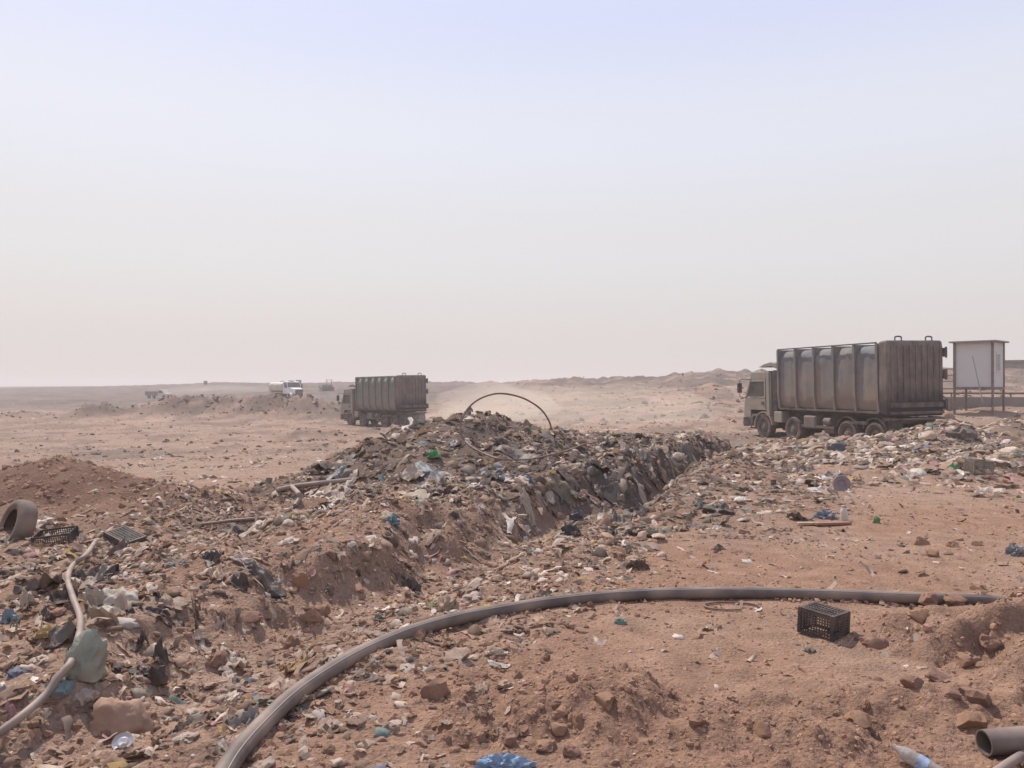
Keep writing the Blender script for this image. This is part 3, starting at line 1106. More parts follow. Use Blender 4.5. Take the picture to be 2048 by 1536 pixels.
# ------------------------------------------------------------------ site cabin on legs
def cabin():
    c0 = AT(1958, 800, 40)
    bx = Vector((.735, -.678, 0)).normalized()
    ang = math.atan2(-.735, .678)      # local +x = normal of the narrow face seen on the right
    t = empty('site_cabin', (c0.x, c0.y, 0.45), ang, 'white panelled site cabin on steel legs with flat roof and small window', 'cabin')
    L = .86       # half sizes
    zb, zt = 1.20, 3.45
    k = MB()
    k.box(-L, L, -L + .03, L - .03, zb, zt)
    k.build('wall_panel', M_panel, t)
    for (a_, b_) in ((-1, -1), (1, -1), (1, 1), (-1, 1)):
        k = MB()
        k.box(a_ * L - .05, a_ * L + .05, b_ * L - .05, b_ * L + .05, zb - .02, zt + .001)
        k.build('corner_post', M_edge, t)
        k = MB()
        k.box(a_ * L - .045, a_ * L + .045, b_ * L - .045, b_ * L + .045, -.9, zb - .021)
        k.build('leg', M_edge, t)
    k = MB()
    for b_ in (-1, 1):
        k.box(-L + .051, L - .051, b_ * L - .05, b_ * L + .05, zb - .12, zb + .02)
        k.box(b_ * L - .05, b_ * L + .05, -L + .051, L - .051, zb - .12, zb + .02)
    k.build('floor_beam', M_edge, t)
    k = MB()
    k.box(-L - .2, L + .2, -L - .22, L + .22, zt + .002, zt + .08)
    k.build('roof', M_conc, t, bevel=.01)
    wd = MB()
    wd.box(L + .001, L + .03, -.30, .30, 1.95, 2.95)
    fr = wd.build('window', M_panel, t)
    wd = MB()
    wd.box(L + .031, L + .036, -.22, .22, 2.05, 2.85)
    wd.build('pane', M_glassd, fr)
    # landing with railing on the far left side
    k = MB()
    k.box(-L - .95, -L - .06, -L, -.1, zb - .1, zb - .04)
    ld = k.build('landing', M_edge, t)
    k = MB()
    for yv in (-L, -.1):
        k.bar((-L - .92, yv, zb - .9), (-L - .92, yv, zb + .95), .05)
    for zz in (.3, .62, .93):
        k.bar((-L - .92, -L, zb + zz), (-L - .92, -.1, zb + zz), .04)
        k.bar((-L - .92, -L, zb + zz), (-L - .06, -L, zb + zz), .04)
    k.bar((-L - .9, -L, zb - .1), (-L - .1, -L, zb - .85), .05)
    k.build('railing', M_edge, ld)
    return t, c0


CABT, c0 = cabin()
k = MB()
a_ = AT(1966, 806, 38.3)
b_ = AT(1945, 712, 38.65)
k.tube([a_, b_], .03, 8)
tag(k.build('wooden_pole', mat('grey_wood', (.33, .29, .25), .8, .2, 5)), 'thin grey pole leaning against the white cabin wall', 'pole')
# long low pipe rack behind the cabin
k = MB()
wl = empty('low_wall', (22, 42.5, H(23, 42.5) + .35), R(-6), 'long low grey concrete wall below the white cabin', 'wall')
for i in range(9):
    q = MB()
    q.box(-4.5 + i * 2.02, -2.5 + i * 2.02, -.1, .1, -.8, .42)
    q.build('block', M_conc, wl, bevel=.015)
k.tube([(-5, 0, .62), (14, 0, .62)], .05, 8)
k.build('rail', M_rim2, wl)
for i in range(7):
    q = MB()
    q.bar((-4.4 + i * 3, 0, .4), (-4.4 + i * 3, 0, .62), .06)
    q.build('rail_post', M_edge, wl)
# far low building at the right
bl = AT(2085, 770, 118)
t = empty('far_building', (bl.x, bl.y, 2.2), R(-32), 'long low grey far building with flat roof on the right skyline', 'building')
k = MB()
k.box(-9, 9, -4, 4, -2, 3.0)
k.build('wall', M_conc, t)
k = MB()
k.box(-9.4, 9.4, -4.4, 4.4, 3.001, 3.35)
k.build('roof', M_edge, t)
for i in range(5):
    q = MB()
    q.box(-7.5 + i * 3.4, -6.3 + i * 3.4, -4.03, -3.99, .9, 2.1)
    q.build('window', M_glassd, t)


# ------------------------------------------------------------------ far machines
def pickup(loc, heading):
    t = empty('pickup_truck', loc, heading, 'small far pickup with dark bed and white cab crossing the basin', 'pickup')
    k = MB()
    k.box(-2.6, .3, -.9, .9, .6, 1.5)
    k.build('bed', M_far, t, bevel=.05)
    k = MB()
    k.prism([(.32, .6), (2.5, .6), (2.5, 1.05), (1.7, 1.12), (1.25, 1.75), (.45, 1.78), (.32, 1.1)], -.85, .85)
    k.build('cab', M_cream, t, bevel=.05)
    k = MB()
    k.prism([(.55, 1.15), (1.55, 1.15), (1.2, 1.68), (.55, 1.68)], -.865, .865)
    k.build('window', M_glassd, t)
    for x in (-1.7, 1.7):
        for s_ in (-1, 1):
            wheel(t, x, s_ * .8, .36, .24, s_)
    return t


q_ = G(318, 797)
pickup((q_.x, q_.y, H(q_.x, q_.y)), R(-12))


def dozer(loc, heading):
    t = empty('bulldozer', loc, heading, 'far grey bulldozer with canopy working below the skyline', 'bulldozer')
    for s_ in (-1, 1):
        k = MB()
        pr = [(-1.5, .1), (1.3, .1), (1.7, .5), (1.4, .95), (-1.5, .95), (-1.8, .5)]
        k.prism(pr, s_ * 1.0 - .28, s_ * 1.0 + .28)
        k.build('track', M_black, t, bevel=.05)
    k = MB()
    k.prism([(-1.3, .6), (1.6, .6), (1.6, 1.5), (.3, 1.7), (.2, 1.6), (-1.3, 1.6)], -.68, .68)
    k.build('body', M_far, t, bevel=.05)
    k = MB()
    for x in (-1.1, .2):
        for s_ in (-1, 1):
            k.bar((x, s_ * .62, 1.6), (x, s_ * .62, 2.9), .09)
    k.box(-1.35, .45, -.85, .85, 2.9, 3.0)
    k.build('canopy', M_far, t)
    k = MB()
    k.prism([(2.05, .1), (2.2, .1), (2.12, .6), (2.3, 1.25), (2.2, 1.25), (2.0, .6)], -1.7, 1.7)
    for s_ in (-1, 1):
        k.bar((-.2, s_ * 1.35, .5), (2.05, s_ * 1.35, .4), .14)
    k.build('blade', M_far, t)
    return t


q_ = G(655, 781)
dz = dozer((q_.x, q_.y, H(q_.x, q_.y)), R(200))
dz.scale = (.8, .8, .8)


def far_hut(name, px, py, wpx, hpx, label):
    g_ = G(px, py)
    g_.z = H(g_.x, g_.y)
    s_ = g_.y / F
    w_, h_ = wpx * s_, hpx * s_
    t = empty(name, g_, R(20), label, 'hut')
    k = MB()
    k.box(-w_ / 2, w_ / 2, -w_ / 2, w_ / 2, -.5, h_)
    k.build('wall', M_far, t)
    k = MB()
    k.box(-w_ * .55, w_ * .55, -w_ * .55, w_ * .55, h_ + .001, h_ * 1.12)
    k.build('roof', M_conc, t)
    k = MB()
    k.box(-w_ * .18, w_ * .12, -w_ / 2 - .03, -w_ / 2 + .01, .0, h_ * .75)
    k.build('door', M_black, t)


far_hut('guard_hut', 411, 770, 7, 7, 'tiny narrow grey hut on the far embankment skyline')
far_hut('block_hut', 597, 768, 10, 7, 'squat grey block hut on the skyline beside the white tanker')

# ------------------------------------------------------------------ pipes
PIPE_R = .048


def ground_path(pts, r, lift=0.0, relax=6):
    out = []
    for p in pts:      # the bare soil there is level
        Y = F * (EYE - r - lift) / (p[1] - HZ)
        out.append(Vector(((p[0] - 1024) / F * Y, Y, r + lift)))
    return spline(out, 10)


pp = ground_path([(400, 1640), (432, 1575), (470, 1512), (520, 1455), (580, 1397), (650, 1347), (730, 1302), (820, 1264), (910, 1238), (1000, 1221), (1100, 1205), (1200, 1194), (1300, 1188),
                  (1400, 1186), (1500, 1186), (1600, 1188), (1700, 1191), (1800, 1195), (1900, 1199), (2000, 1203), (2120, 1208)], PIPE_R, -.004)
k = MB()
k.tube(pp, PIPE_R, 28)
po = k.build('water_pipe', M_pipe, None, smooth=True, angle=60)
tag(po, 'long grey plastic pipe curving across the bare soil', 'pipe')
# raised extrusion ridge along the pipe
k = MB()
rd = []
for i, p in enumerate(pp):
    d = (pp[min(i + 1, len(pp) - 1)] - pp[max(i - 1, 0)]).normalized()
    side = d.cross(Vector((0, 0, 1))).normalized()
    upv = side.cross(d)
    an = R(52)
    rd.append(p + (side * math.cos(an) + upv * math.sin(an)) * (PIPE_R - .001))
k.tube(rd, .0035, 6)
k.build('seam_ridge', mat('pipe_seam', (.30, .24, .21), .6, .1, 5), po, smooth=True)

# pipe end at the right edge of the foreground
g0 = G(1962, 1512)
k = MB()
ax = Vector((1.0, .10, .03)).normalized()
rot = ax.to_track_quat('Y', 'Z').to_matrix().to_4x4()
rot.translation = Vector((g0.x + .01, g0.y, g0.z + .06))
k.lathe([(.056, 0), (.056, 1.6), (.049, 1.6), (.049, 0)], 36, rot, closed=True)
tag(k.build('pipe_offcut', M_pipe, None, smooth=True, angle=40), 'short thick grey pipe with open end resting on soil clods', 'pipe')
hp_ = [G(1985, 1560, .02), G(2030, 1528, .02), G(2080, 1500, .02), G(2140, 1490, .02)]
k = MB()
k.tube([p + Vector((0, 0, .02)) for p in spline(hp_, 6)], .02, 12)
tag(k.build('pipe_scrap', M_hose, None, smooth=True), 'pale thin bent pipe scrap under the open pipe end', 'pipe')

# pale pipe over the left bank
hs = [(192, 1083), (172, 1110), (146, 1132), (136, 1158), (146, 1195), (160, 1232), (160, 1262), (153, 1292), (143, 1325), (122, 1352), (92, 1392), (48, 1432), (-5, 1468), (-70, 1505)]
lift = [.05, .06, .05, .05, .05, .05, .06, .10, .10, .10, .09, .10, .09, .06]
pts = [G(a, b, up=c) for (a, b), c in zip(hs, lift)]
k = MB()
k.tube(spline(pts, 8), .021, 16)
tag(k.build('loose_pipe', M_hose, None, smooth=True, angle=60), 'pale bent pipe snaking over the litter beside the green bag', 'pipe')

# loop of pipe standing on the mound
ct = G(1000, 919, up=.03)
Yc = ct.y
lp = [(1103, 858, Yc + .9), (1098, 842, Yc + .85), (1085, 822, Yc + .8), (1065, 806, Yc + .7), (1040, 794, Yc + .6), (1010, 787.5, Yc + .5), (985, 788.5, Yc + .45), (957, 799, Yc + .35), (936, 817, Yc + .3),
      (923, 842, Yc + .22), (921, 865, Yc + .15), (931, 882, Yc + .1), (950, 898, Yc + .04), (975, 910, Yc), (1000, 918, Yc - .02)]
pts = [AT(p[0], p[1], min(p[2], G(p[0], p[1], up=.16).y)) for p in lp]
for (a, b) in ((1030, 921), (1062, 919), (1100, 911), (1140, 899), (1165, 890), (1192, 885)):
    pts.append(G(a, b, up=.14))
k = MB()
k.tube(spline(pts, 8), .015, 10)
tag(k.build('pipe_loop', M_rim2, None, smooth=True, angle=60), 'brown pipe coil standing up as a big loop on the trash mound', 'pipe')

# pipes at the back edge of the bank
pts = [G(a, b, up=.05) for a, b in ((556, 980), (590, 974), (640, 967), (700, 961))]
k = MB()
k.tube(spline(pts, 6), .035, 10)
tag(k.build('straight_pipe', M_hose, None, smooth=True), 'straight pale pipe lying at the back edge of the bank', 'pipe')
pts = [G(585, 978, .06) + Vector((0, 0, .02)), G(596, 986, .08), G(600, 996, .06), G(590, 1012, .04)]
k = MB()
k.tube(spline(pts, 6), .03, 10)
tag(k.build('curled_pipe', M_hose, None, smooth=True), 'short curled pipe end beside the straight pale pipe', 'pipe')
pts = [G(405, 1049, .03), G(470, 1042, .04), G(530, 1036, .03)]
k = MB()
k.tube(spline(pts, 5), .018, 8)
tag(k.build('thin_rod', M_rim2, None, smooth=True), 'thin straight brown rod lying behind the litter bank', 'rod')

# ring lying on the soil
cg = G(1465, 1216)
k = MB()
pts = []
for i in range(40):
    a = R(-30 + i * 8.0)
    x, y = cg.x + .215 * math.cos(a), cg.y + .10 * math.sin(a) + .02
    pts.append((x, y, H(x, y) + .012))
k.tube(pts, .008, 8)
tag(k.build('wire_hoop', M_rim2, None, smooth=True), 'thin brown oval hoop lying on bare soil below the long pipe', 'hoop')


# ------------------------------------------------------------------ tyre
def tyre():
    r, wd = .27, .175
    h = wd / 2
    k = MB()
    prof = [(r * .60, -h * .75), (r * .66, -h * .98), (r * .80, -h * 1.03), (r * .93, -h * .9), (r * .985, -h * .62), (r, -h * .2), (r, h * .2), (r * .985, h * .62), (r * .93, h * .9), (r * .80, h * 1.03), (r * .66, h * .98), (r * .60, h * .75),
            (r * .63, h * .7), (r * .86, h * .82), (r * .93, h * .4), (r * .93, -h * .4), (r * .86, -h * .82), (r * .63, -h * .7)]
    ax = Vector((-.60, -.72, .32)).normalized()
    m = ax.to_track_quat('Y', 'Z').to_matrix().to_4x4()
    k.lathe(prof, 48, m, closed=True)
    g_ = G(34, 1074)
    o = k.build('car_tyre', mat('pale_dusty_tyre', (.07, .062, .055), .9, .2, 9, dust=.68, dustcol=(.23, .165, .125)), None, smooth=True, angle=50)
    o.location = g_ + Vector((-.06, .10, .09))
    return tag(o, 'worn dusty car tyre leaning half buried against the red soil heap', 'tyre')


tyre()


# ------------------------------------------------------------------ crates
def lattice(mb, o, u, v, n, nu, nv, bw, th, rim):
    """bars in the plane o + a*u + b*v, thickness th along n"""
    o, u, v, n = map(Vector, (o, u, v, n))

    def rect(a0, a1, b0, b1, e=0.0):
        c = [o + u * a0 + v * b0, o + u * a1 + v * b0, o + u * a1 + v * b1, o + u * a0 + v * b1]
        vs = [p + n * e for p in c] + [p + n * (th - e) for p in c]
        mb.add(vs, [(3, 2, 1, 0), (4, 5, 6, 7), (0, 1, 5, 4), (1, 2, 6, 5), (2, 3, 7, 6), (3, 0, 4, 7)])
    ul, vl = u.length, v.length
    ru, rv = rim / ul, rim / vl
    rect(0, 1, 0, rv)
    rect(0, 1, 1 - rv, 1)
    rect(0, ru, rv, 1 - rv)
    rect(1 - ru, 1, rv, 1 - rv)
    for i in range(1, nu):
        a = i / nu
        rect(a - bw / ul / 2, a + bw / ul / 2, rv, 1 - rv, .0006)
    for i in range(1, nv):
        b = i / nv
        rect(ru, 1 - ru, b - bw / vl / 2, b + bw / vl / 2, .0012)


def crate(label, loc, rot, sx_, sy_, sz_, m, nu=14, nv=8):
    """open crate: base at z=0, opening at z=sz_"""
    t = empty('plastic_crate', loc, 0, label, 'crate')
    t.rotation_euler = rot
    hx, hy = sx_ / 2, sy_ / 2
    th = .006
    b = MB()
    lattice(b, (-hx, -hy, 0), (sx_, 0, 0), (0, sy_, 0), (0, 0, 1), int(sx_ / .022), 7, .007, th, .016)
    b.build('base_grid', m, t)
    for (o, u, n, L_) in (((-hx, -hy, .007), (sx_, 0, 0), (0, 1, 0), sx_), ((-hx, hy - th, .007), (sx_, 0, 0), (0, 1, 0), sx_),
                          ((-hx, -hy + th + .0005, .007), (0, sy_ - 2 * th - .001, 0), (1, 0, 0), sy_), ((hx - th, -hy + th + .0005, .007), (0, sy_ - 2 * th - .001, 0), (1, 0, 0), sy_)):
        b = MB()
        lattice(b, o, u, (0, 0, sz_ - .007), n, int(L_ / .019), 9, .007, th, .02)
        b.build('side_panel', m, t)
    for a_ in (-1, 1):
        for b_ in (-1, 1):
            c = MB()
            c.box(a_ * hx - .022 * (a_ > 0) - .001 * (a_ < 0) * -0 + (-.003 if a_ < 0 else 0), a_ * hx + .022 * (a_ < 0) + (.003 if a_ > 0 else 0), b_ * hy - (.022 if b_ > 0 else .003), b_ * hy + (.022 if b_ < 0 else .003), -.002, sz_ + .003)
            c.build('corner_post', m, t, bevel=.004)
    return t


g0 = G(1656, 1268)
cc = Vector((2.07, 5.24, 0))
cc = G(1655, 1272)
crate('black lattice crate lying upside down on soil below the long pipe', (cc.x, cc.y + .06, H(cc.x, cc.y + .06) + .165), (R(180), R(3), R(-52)), .26, .21, .175, M_crate)
g0 = G(108, 1080)
crate('black crate with broken rim beside the tyre', (g0.x, g0.y + .06, g0.z - .08), (R(9), R(-6), R(10)), .34, .24, .16, M_crate)
g0 = G(246, 1088)
crate('dark crate tipped upside down beyond the pale bent pipe', (g0.x, g0.y + .05, g0.z + .085), (R(188), R(14), R(-28)), .34, .24, .13, M_crate)
g0 = G(1957, 946)
crate('grey-green crate standing upright in the litter pile', (g0.x, g0.y, g0.z - .02), (R(2), R(2), R(4)), .38, .28, .25, M_crateg)

# ------------------------------------------------------------------ litter shapes


def ico(sub):
    bm = bmesh.new()
    bmesh.ops.create_icosphere(bm, subdivisions=sub, radius=1)
    bm.verts.ensure_lookup_table()
    V = np.array([v.co[:] for v in bm.verts])
    Fc = np.array([[v.index for v in f.verts] for f in bm.faces])
    bm.free()
    return V, Fc


ICO = {s_: ico(s_) for s_ in (1, 2, 3, 4)}


def fold_h(P, r_, n, amp):
    z = np.zeros(len(P))
    for i in range(n):
        a = r_.uniform(0, 2 * math.pi)
        d = P[:, 0] * math.cos(a) + P[:, 1] * math.sin(a)
        c = r_.uniform(-.35, .35)
        z += r_.uniform(-1, 1) * amp * np.abs(d - c) * r_.choice([1.0, .5])
        z += amp * .35 * np.abs(((d * r_.uniform(2, 5) + r_.uniform()) % 1) - .5)
    return z - z.mean()


def p_sheet(n, seed, amp=.35, aspect=1.0):
    r_ = np.random.default_rng(seed)
    g_ = np.linspace(-.5, .5, n)
    U, Vv = np.meshgrid(g_, g_)
    P = np.stack([U.ravel(), Vv.ravel()], 1)
    edge = 1 - .35 * r_.uniform(0, 1, len(P)) * (np.maximum(np.abs(P[:, 0]), np.abs(P[:, 1])) > .49)
    P = P * edge[:, None]
    if n > 4:
        P = P + r_.normal(0, .035, P.shape)
    P[:, 1] *= aspect
    z = fold_h(P, r_, 3, amp)
    k_ = 1 - .35 * np.abs(z)
    V = np.stack([P[:, 0] * k_, P[:, 1] * k_, z], 1)
    V[:, 2] -= np.percentile(V[:, 2], 25)
    i = np.arange(n - 1)[:, None] * n
    j = np.arange(n - 1)[None, :]
    a = (i + j).ravel()
    q = np.stack([a, a + 1, a + n + 1, a + n], 1)
    fl = r_.uniform(size=len(q)) < .5
    Fc = np.concatenate([np.where(fl[:, None], q[:, [0, 1, 2]], q[:, [0, 1, 3]]), np.where(fl[:, None], q[:, [0, 2, 3]], q[:, [1, 2, 3]])])
    return V, Fc


def p_bag(sub, seed, flat=.55, ridge=.45, swell=.7):
    V, Fc = ICO[sub]
    r_ = np.random.default_rng(seed)
    off = Vector(r_.uniform(-50, 50, 3))
    sc_ = r_.uniform(.75, 1.3, 3)
    out = np.zeros_like(V)
    for i, v in enumerate(V):
        p = Vector(v)
        d = 1 + swell * mnoise.noise(p * 1.2 + off) + ridge * (.35 - abs(mnoise.noise(p * 2.1 + off))) * 1.5
        if sub >= 2:
            d += ridge * (.3 - abs(mnoise.noise(p * 4.5 + off * 2))) * .95
        if sub >= 3:
            d += ridge * (.2 - abs(mnoise.noise(p * 9.5 + off))) * .5
        out[i] = v * max(.25, d) * .5
    out *= sc_
    out[:, 2] *= flat
    out[:, 2] = np.maximum(out[:, 2], -.10)
    return out, Fc


def p_clod(sub, seed):
    V, Fc = ICO[sub]
    r_ = np.random.default_rng(seed)
    off = Vector(r_.uniform(-50, 50, 3))
    out = np.zeros_like(V)
    sc_ = r_.uniform(.7, 1.25, 3)
    nrm = [Vector(r_.normal(size=3)).normalized() for _ in range(7)]
    cut = r_.uniform(.45, .85, 7)
    for i, v in enumerate(V):
        p = Vector(v)
        d = 1 + .32 * mnoise.noise(p * 1.3 + off) + .26 * mnoise.noise(p * 3.1 + off)
        if sub >= 2:
            d += .18 * mnoise.noise(p * 6.5 + off)
        if sub >= 3:
            d += .12 * mnoise.noise(p * 13 + off)
        q = p * d
        for n_, c_ in zip(nrm, cut):
            e_ = q.dot(n_) - c_
            if e_ > 0:
                q = q - n_ * e_ * .85
        out[i] = q * .5
    out *= sc_
    out[:, 2] *= .8
    return out, Fc


def p_crumb(seed):
    r_ = np.random.default_rng(seed)
    V = np.array([(1, 0, 0), (-1, 0, 0), (0, 1, 0), (0, -1, 0), (0, 0, 1), (0, 0, -1)], float) * .5
    V = V * r_.uniform(.7, 1.25, (6, 1)) + r_.normal(0, .10, (6, 3))
    V[:, 2] *= .65
    return V, np.array([(0, 2, 4), (2, 1, 4), (1, 3, 4), (3, 0, 4), (2, 0, 5), (1, 2, 5), (3, 1, 5), (0, 3, 5)])


def p_strip(n, seed):
    r_ = np.random.default_rng(seed)
    t_ = np.linspace(-.5, .5, n)
    wd = .10 + .05 * r_.uniform(size=n)
    cx = .10 * np.sin(t_ * r_.uniform(3, 9) + r_.uniform(0, 6))
    cz = .10 * np.abs(np.sin(t_ * r_.uniform(4, 10) + r_.uniform(0, 6)))
    tw = np.cumsum(r_.normal(0, .5, n))
    A = np.stack([cx - wd * np.cos(tw), t_, cz - wd * np.sin(tw) * .6], 1)
    B = np.stack([cx, t_, cz + .03], 1)
    C = np.stack([cx + wd * np.cos(tw), t_, cz + wd * np.sin(tw) * .6], 1)
    V = np.concatenate([A, B, C])
    Fc = []
    for i in range(n - 1):
        for o in (0, n):
            Fc += [(o + i, o + i + 1, o + n + i + 1), (o + i, o + n + i + 1, o + n + i)]
    return V, np.array(Fc)


def p_card(seed):
    """bent piece of card with thickness"""
    r_ = np.random.default_rng(seed)
    xs = np.linspace(-.5, .5, 4)
    asp = r_.uniform(.35, .9)
    c = r_.uniform(-.25, .25)
    z = r_.uniform(-.7, .7) * np.abs(xs - c)
    j = r_.normal(0, .04, (4, 2))
    top = [(x, -.5 * asp + j[i, 0], z[i] + .02) for i, x in enumerate(xs)] + [(x, .5 * asp + j[i, 1], z[i] + .02) for i, x in enumerate(xs)]
    bot = [(a, b, q - .03) for a, b, q in top]
    V = np.array(top + bot)
    Fc = []
    for i in range(3):
        a, b, c_, d = i, i + 1, i + 5, i + 4
        Fc += [(a, b, c_), (a, c_, d), (a + 8, c_ + 8, b + 8), (a + 8, d + 8, c_ + 8)]
        Fc += [(a, a + 8, b + 8), (a, b + 8, b), (d, c_, c_ + 8), (d, c_ + 8, d + 8)]
    for a, b in ((0, 4), (3, 7)):
        Fc += [(a, b, b + 8), (a, b + 8, a + 8)]
    return V, np.array(Fc)


NV = 9
PROTO = {}
for lod, (ns, ib, nst) in enumerate(((9, 3, 10), (6, 2, 6), (3, 1, 4))):
    PROTO['sheet', lod] = [p_sheet(ns, 100 + i, .30 + .05 * i, [1, .7, .5][i % 3]) for i in range(NV)]
    PROTO['bag', lod] = [p_bag(ib, 200 + i, .40 + .03 * i, .6) for i in range(NV)]
    PROTO['strip', lod] = [p_strip(nst, 300 + i) for i in range(NV)]
    PROTO['card', lod] = [p_card(400 + i) for i in range(NV)]
    PROTO['clod', lod] = [p_clod((2, 1)[lod], 500 + i) if lod < 2 else p_crumb(500 + i) for i in range(NV)]

PAL = {'cream': (.64, .52, .42), 'tan': (.44, .305, .22), 'grey': (.28, .24, .20), 'black': (.035, .033, .036), 'brown': (.19, .125, .09), 'dusty brown': (.29, .19, .135), 'white': (.80, .74, .66),
       'teal': (.11, .24, .24), 'blue': (.12, .19, .30), 'green': (.07, .33, .13), 'pink': (.50, .27, .26), 'yellow': (.52, .35, .11), 'dark grey': (.10, .090, .08), 'olive': (.22, .20, .14)}
PN = list(PAL)
PC = np.array([PAL[p] for p in PN])


def palette(weights):
    w_ = np.array([weights.get(p, 0) for p in PN], float)
    return w_ / w_.sum()


W_near = palette({'cream': 31, 'tan': 27, 'grey': 5, 'black': 7, 'brown': 10, 'dusty brown': 20, 'white': 5, 'teal': 1.6, 'blue': .6, 'green': .15, 'pink': 2.6, 'yellow': 1.4, 'dark grey': 4, 'olive': 1})
W_mound = palette({'cream': 17, 'tan': 17, 'grey': 14, 'black': 11, 'brown': 12, 'dusty brown': 8, 'white': 3, 'teal': 1.8, 'blue': 1.0, 'green': .15, 'pink': .8, 'yellow': .6, 'dark grey': 18, 'olive': 3})
W_pile = palette({'cream': 30, 'tan': 22, 'grey': 15, 'black': 4, 'brown': 8, 'dusty brown': 8, 'white': 6, 'teal': 2, 'blue': 1.2, 'green': .2, 'pink': 3, 'yellow': 1.0, 'dark grey': 7, 'olive': 4})
W_plain = palette({'cream': 34, 'tan': 24, 'grey': 8, 'black': 4, 'brown': 12, 'dusty brown': 10, 'white': 7, 'dark grey': 8, 'olive': 1, 'blue': .3, 'teal': .3})


def in_view(x, y, m=.10):
    u = x / np.maximum(y, .1)
    return (np.abs(u) < .65 + m) & (y > 2.4)


class Items:
    def __init__(self):
        self.d = []

    def add(self, x, y, z, size, kind, col, zone, seed):
        r_ = np.random.default_rng(seed)
        n = len(x)
        self.d.append(dict(x=x, y=y, z=z, size=size, kind=kind, col=col, zone=zone, var=r_.integers(0, NV, n), yaw=r_.uniform(0, 2 * math.pi, n), tilt=r_.normal(0, 1, (n, 2)), br=r_.uniform(.72, 1.28, n)))

    def cat(self):
        return {k: np.concatenate([q[k] for q in self.d]) for k in self.d[0]}


KINDS = np.array(['sheet', 'bag', 'strip', 'card', 'clod'])
LIT = Items()
CLD = Items()
ZN = ['on the near left bank of the trench', 'on the dark trash mound under the pipe loop', 'along the trench floor', 'in the pile before the heavy truck', 'on the bare soil below the long pipe',
      'on the flat soil beyond the long pipe', 'on the open plain', 'on the dark bank above the deep trench']


def zone_of(f, x, y):
    s_, ty = f['s'], f['ty']
    z_ = np.full(len(x), 5)
    z_[(y > 14) & (s_ > 3)] = 6
    z_[(f['pile'] > .3) & (x > 5)] = 3
    b_ = f['bank'] > .3
    z_[b_ & (ty < 9.3)] = 0
    z_[b_ & (ty >= 9.3) & (ty < 16)] = 1
    z_[b_ & (ty >= 16)] = 7
    z_[(~b_) & (s_ > -2.2) & (s_ < .2) & (ty < 26)] = 2
    z_[(y < 5.9) & (s_ < -1.0)] = 4
    return z_


def scatter(items, n, box, dens, smin, smax, kinds, W, seed, spow=2.2, clod=False, sink=.1, polar=False):
    r_ = np.random.default_rng(seed)
    if polar:   # even over the picture rather than over the ground
        th = r_.uniform(-.62, .62, n)
        rr = np.exp(r_.uniform(math.log(box[0]), math.log(box[1]), n))
        x, y = np.sin(th) * rr, np.cos(th) * rr
    else:
        x = r_.uniform(box[0], box[1], n)
        y = r_.uniform(box[2], box[3], n)
    ok = in_view(x, y)
    x, y = x[ok], y[ok]
    f = land(x, y)
    dn = dens(f, x, y)
    ok = r_.uniform(size=len(x)) < dn
    x, y = x[ok], y[ok]
    f = {q: v[ok] for q, v in f.items()}
    m = len(x)
    size = smin + (smax - smin) * r_.uniform(size=m) ** spow
    kd = r_.choice(len(KINDS), m, p=np.array([kinds.get(q, 0) for q in KINDS]) / sum(kinds.values()))
    if clod:
        base = np.array([.285, .170, .114])
        col = base[None, :] * r_.uniform(.78, 1.22, (m, 1)) + r_.normal(0, .004, (m, 3))
        gm = np.clip(f['bank'] * sstep(9, 13, f['ty']), 0, .7)[:, None]
        col = col * (1 - gm) + np.array([.12, .10, .085]) * gm
        far = sstep(9, 30, f['r'])[:, None]
        col = col * (1 - far) + np.array([.165, .122, .095]) * far * r_.uniform(.6, 1.2, (m, 1))
    else:
        ci = r_.choice(len(PN), m, p=W)
        col = ci.astype(float)[:, None] * np.ones((1, 3))
    items.add(x, y, f['z'] - sink * size * r_.uniform(0, 1, m), size, kd, col, zone_of(f, x, y), seed + 1)


K_mix = {'sheet': 48, 'bag': 26, 'strip': 14, 'card': 12}
K_flat = {'sheet': 54, 'bag': 6, 'strip': 12, 'card': 28}
K_c = {'clod': 1}
near_bank = lambda f, x, y: f['lit'] * (f['ty'] < 10) * (f['s'] > -2.6)
scatter(LIT, 48000, (-7, 1.5, 2.6, 11), near_bank, .020, .12, K_mix, W_near, 1000, 2.0, sink=.12)
scatter(LIT, 2000, (-7, 1.5, 2.6, 11), lambda f, x, y: near_bank(f, x, y) * .8 * sstep(2.5, 7.5, y), .08, .24, {'sheet': 60, 'bag': 18, 'strip': 22}, W_near, 1002, 2.2, sink=.15)
mound = lambda f, x, y: f['lit'] * (f['ty'] >= 9) * (f['s'] > -3.6) * (f['pile'] < .5)
scatter(LIT, 34000, (-6, 9, 7.5, 27), mound, .04, .19, K_mix, W_mound, 1010, 2.2, sink=.1)
scatter(LIT, 1500, (-6, 9, 7.5, 27), mound, .18, .42, {'sheet': 62, 'bag': 26, 'strip': 12}, W_mound, 1012, 2.2)
wallf = lambda f, x, y: (f['s'] > -.1) * (f['s'] < 1.0) * (f['ty'] > 10) * (f['ty'] < 25)
scatter(LIT, 2600, (0, 9, 9, 27), wallf, .06, .34, {'sheet': 45, 'bag': 15, 'strip': 40}, W_mound, 1014, 1.8)
pilef = lambda f, x, y: np.maximum(f['pile'], f['lit'] * (x > 5))
scatter(LIT, 17000, (5, 17, 12.5, 27), pilef, .07, .32, K_mix, W_pile, 1020, 1.8)
scatter(LIT, 1300, (5, 17, 12.5, 27), pilef, .25, .55, {'sheet': 55, 'bag': 25, 'strip': 15, 'card': 5}, W_pile, 1022, 1.8)
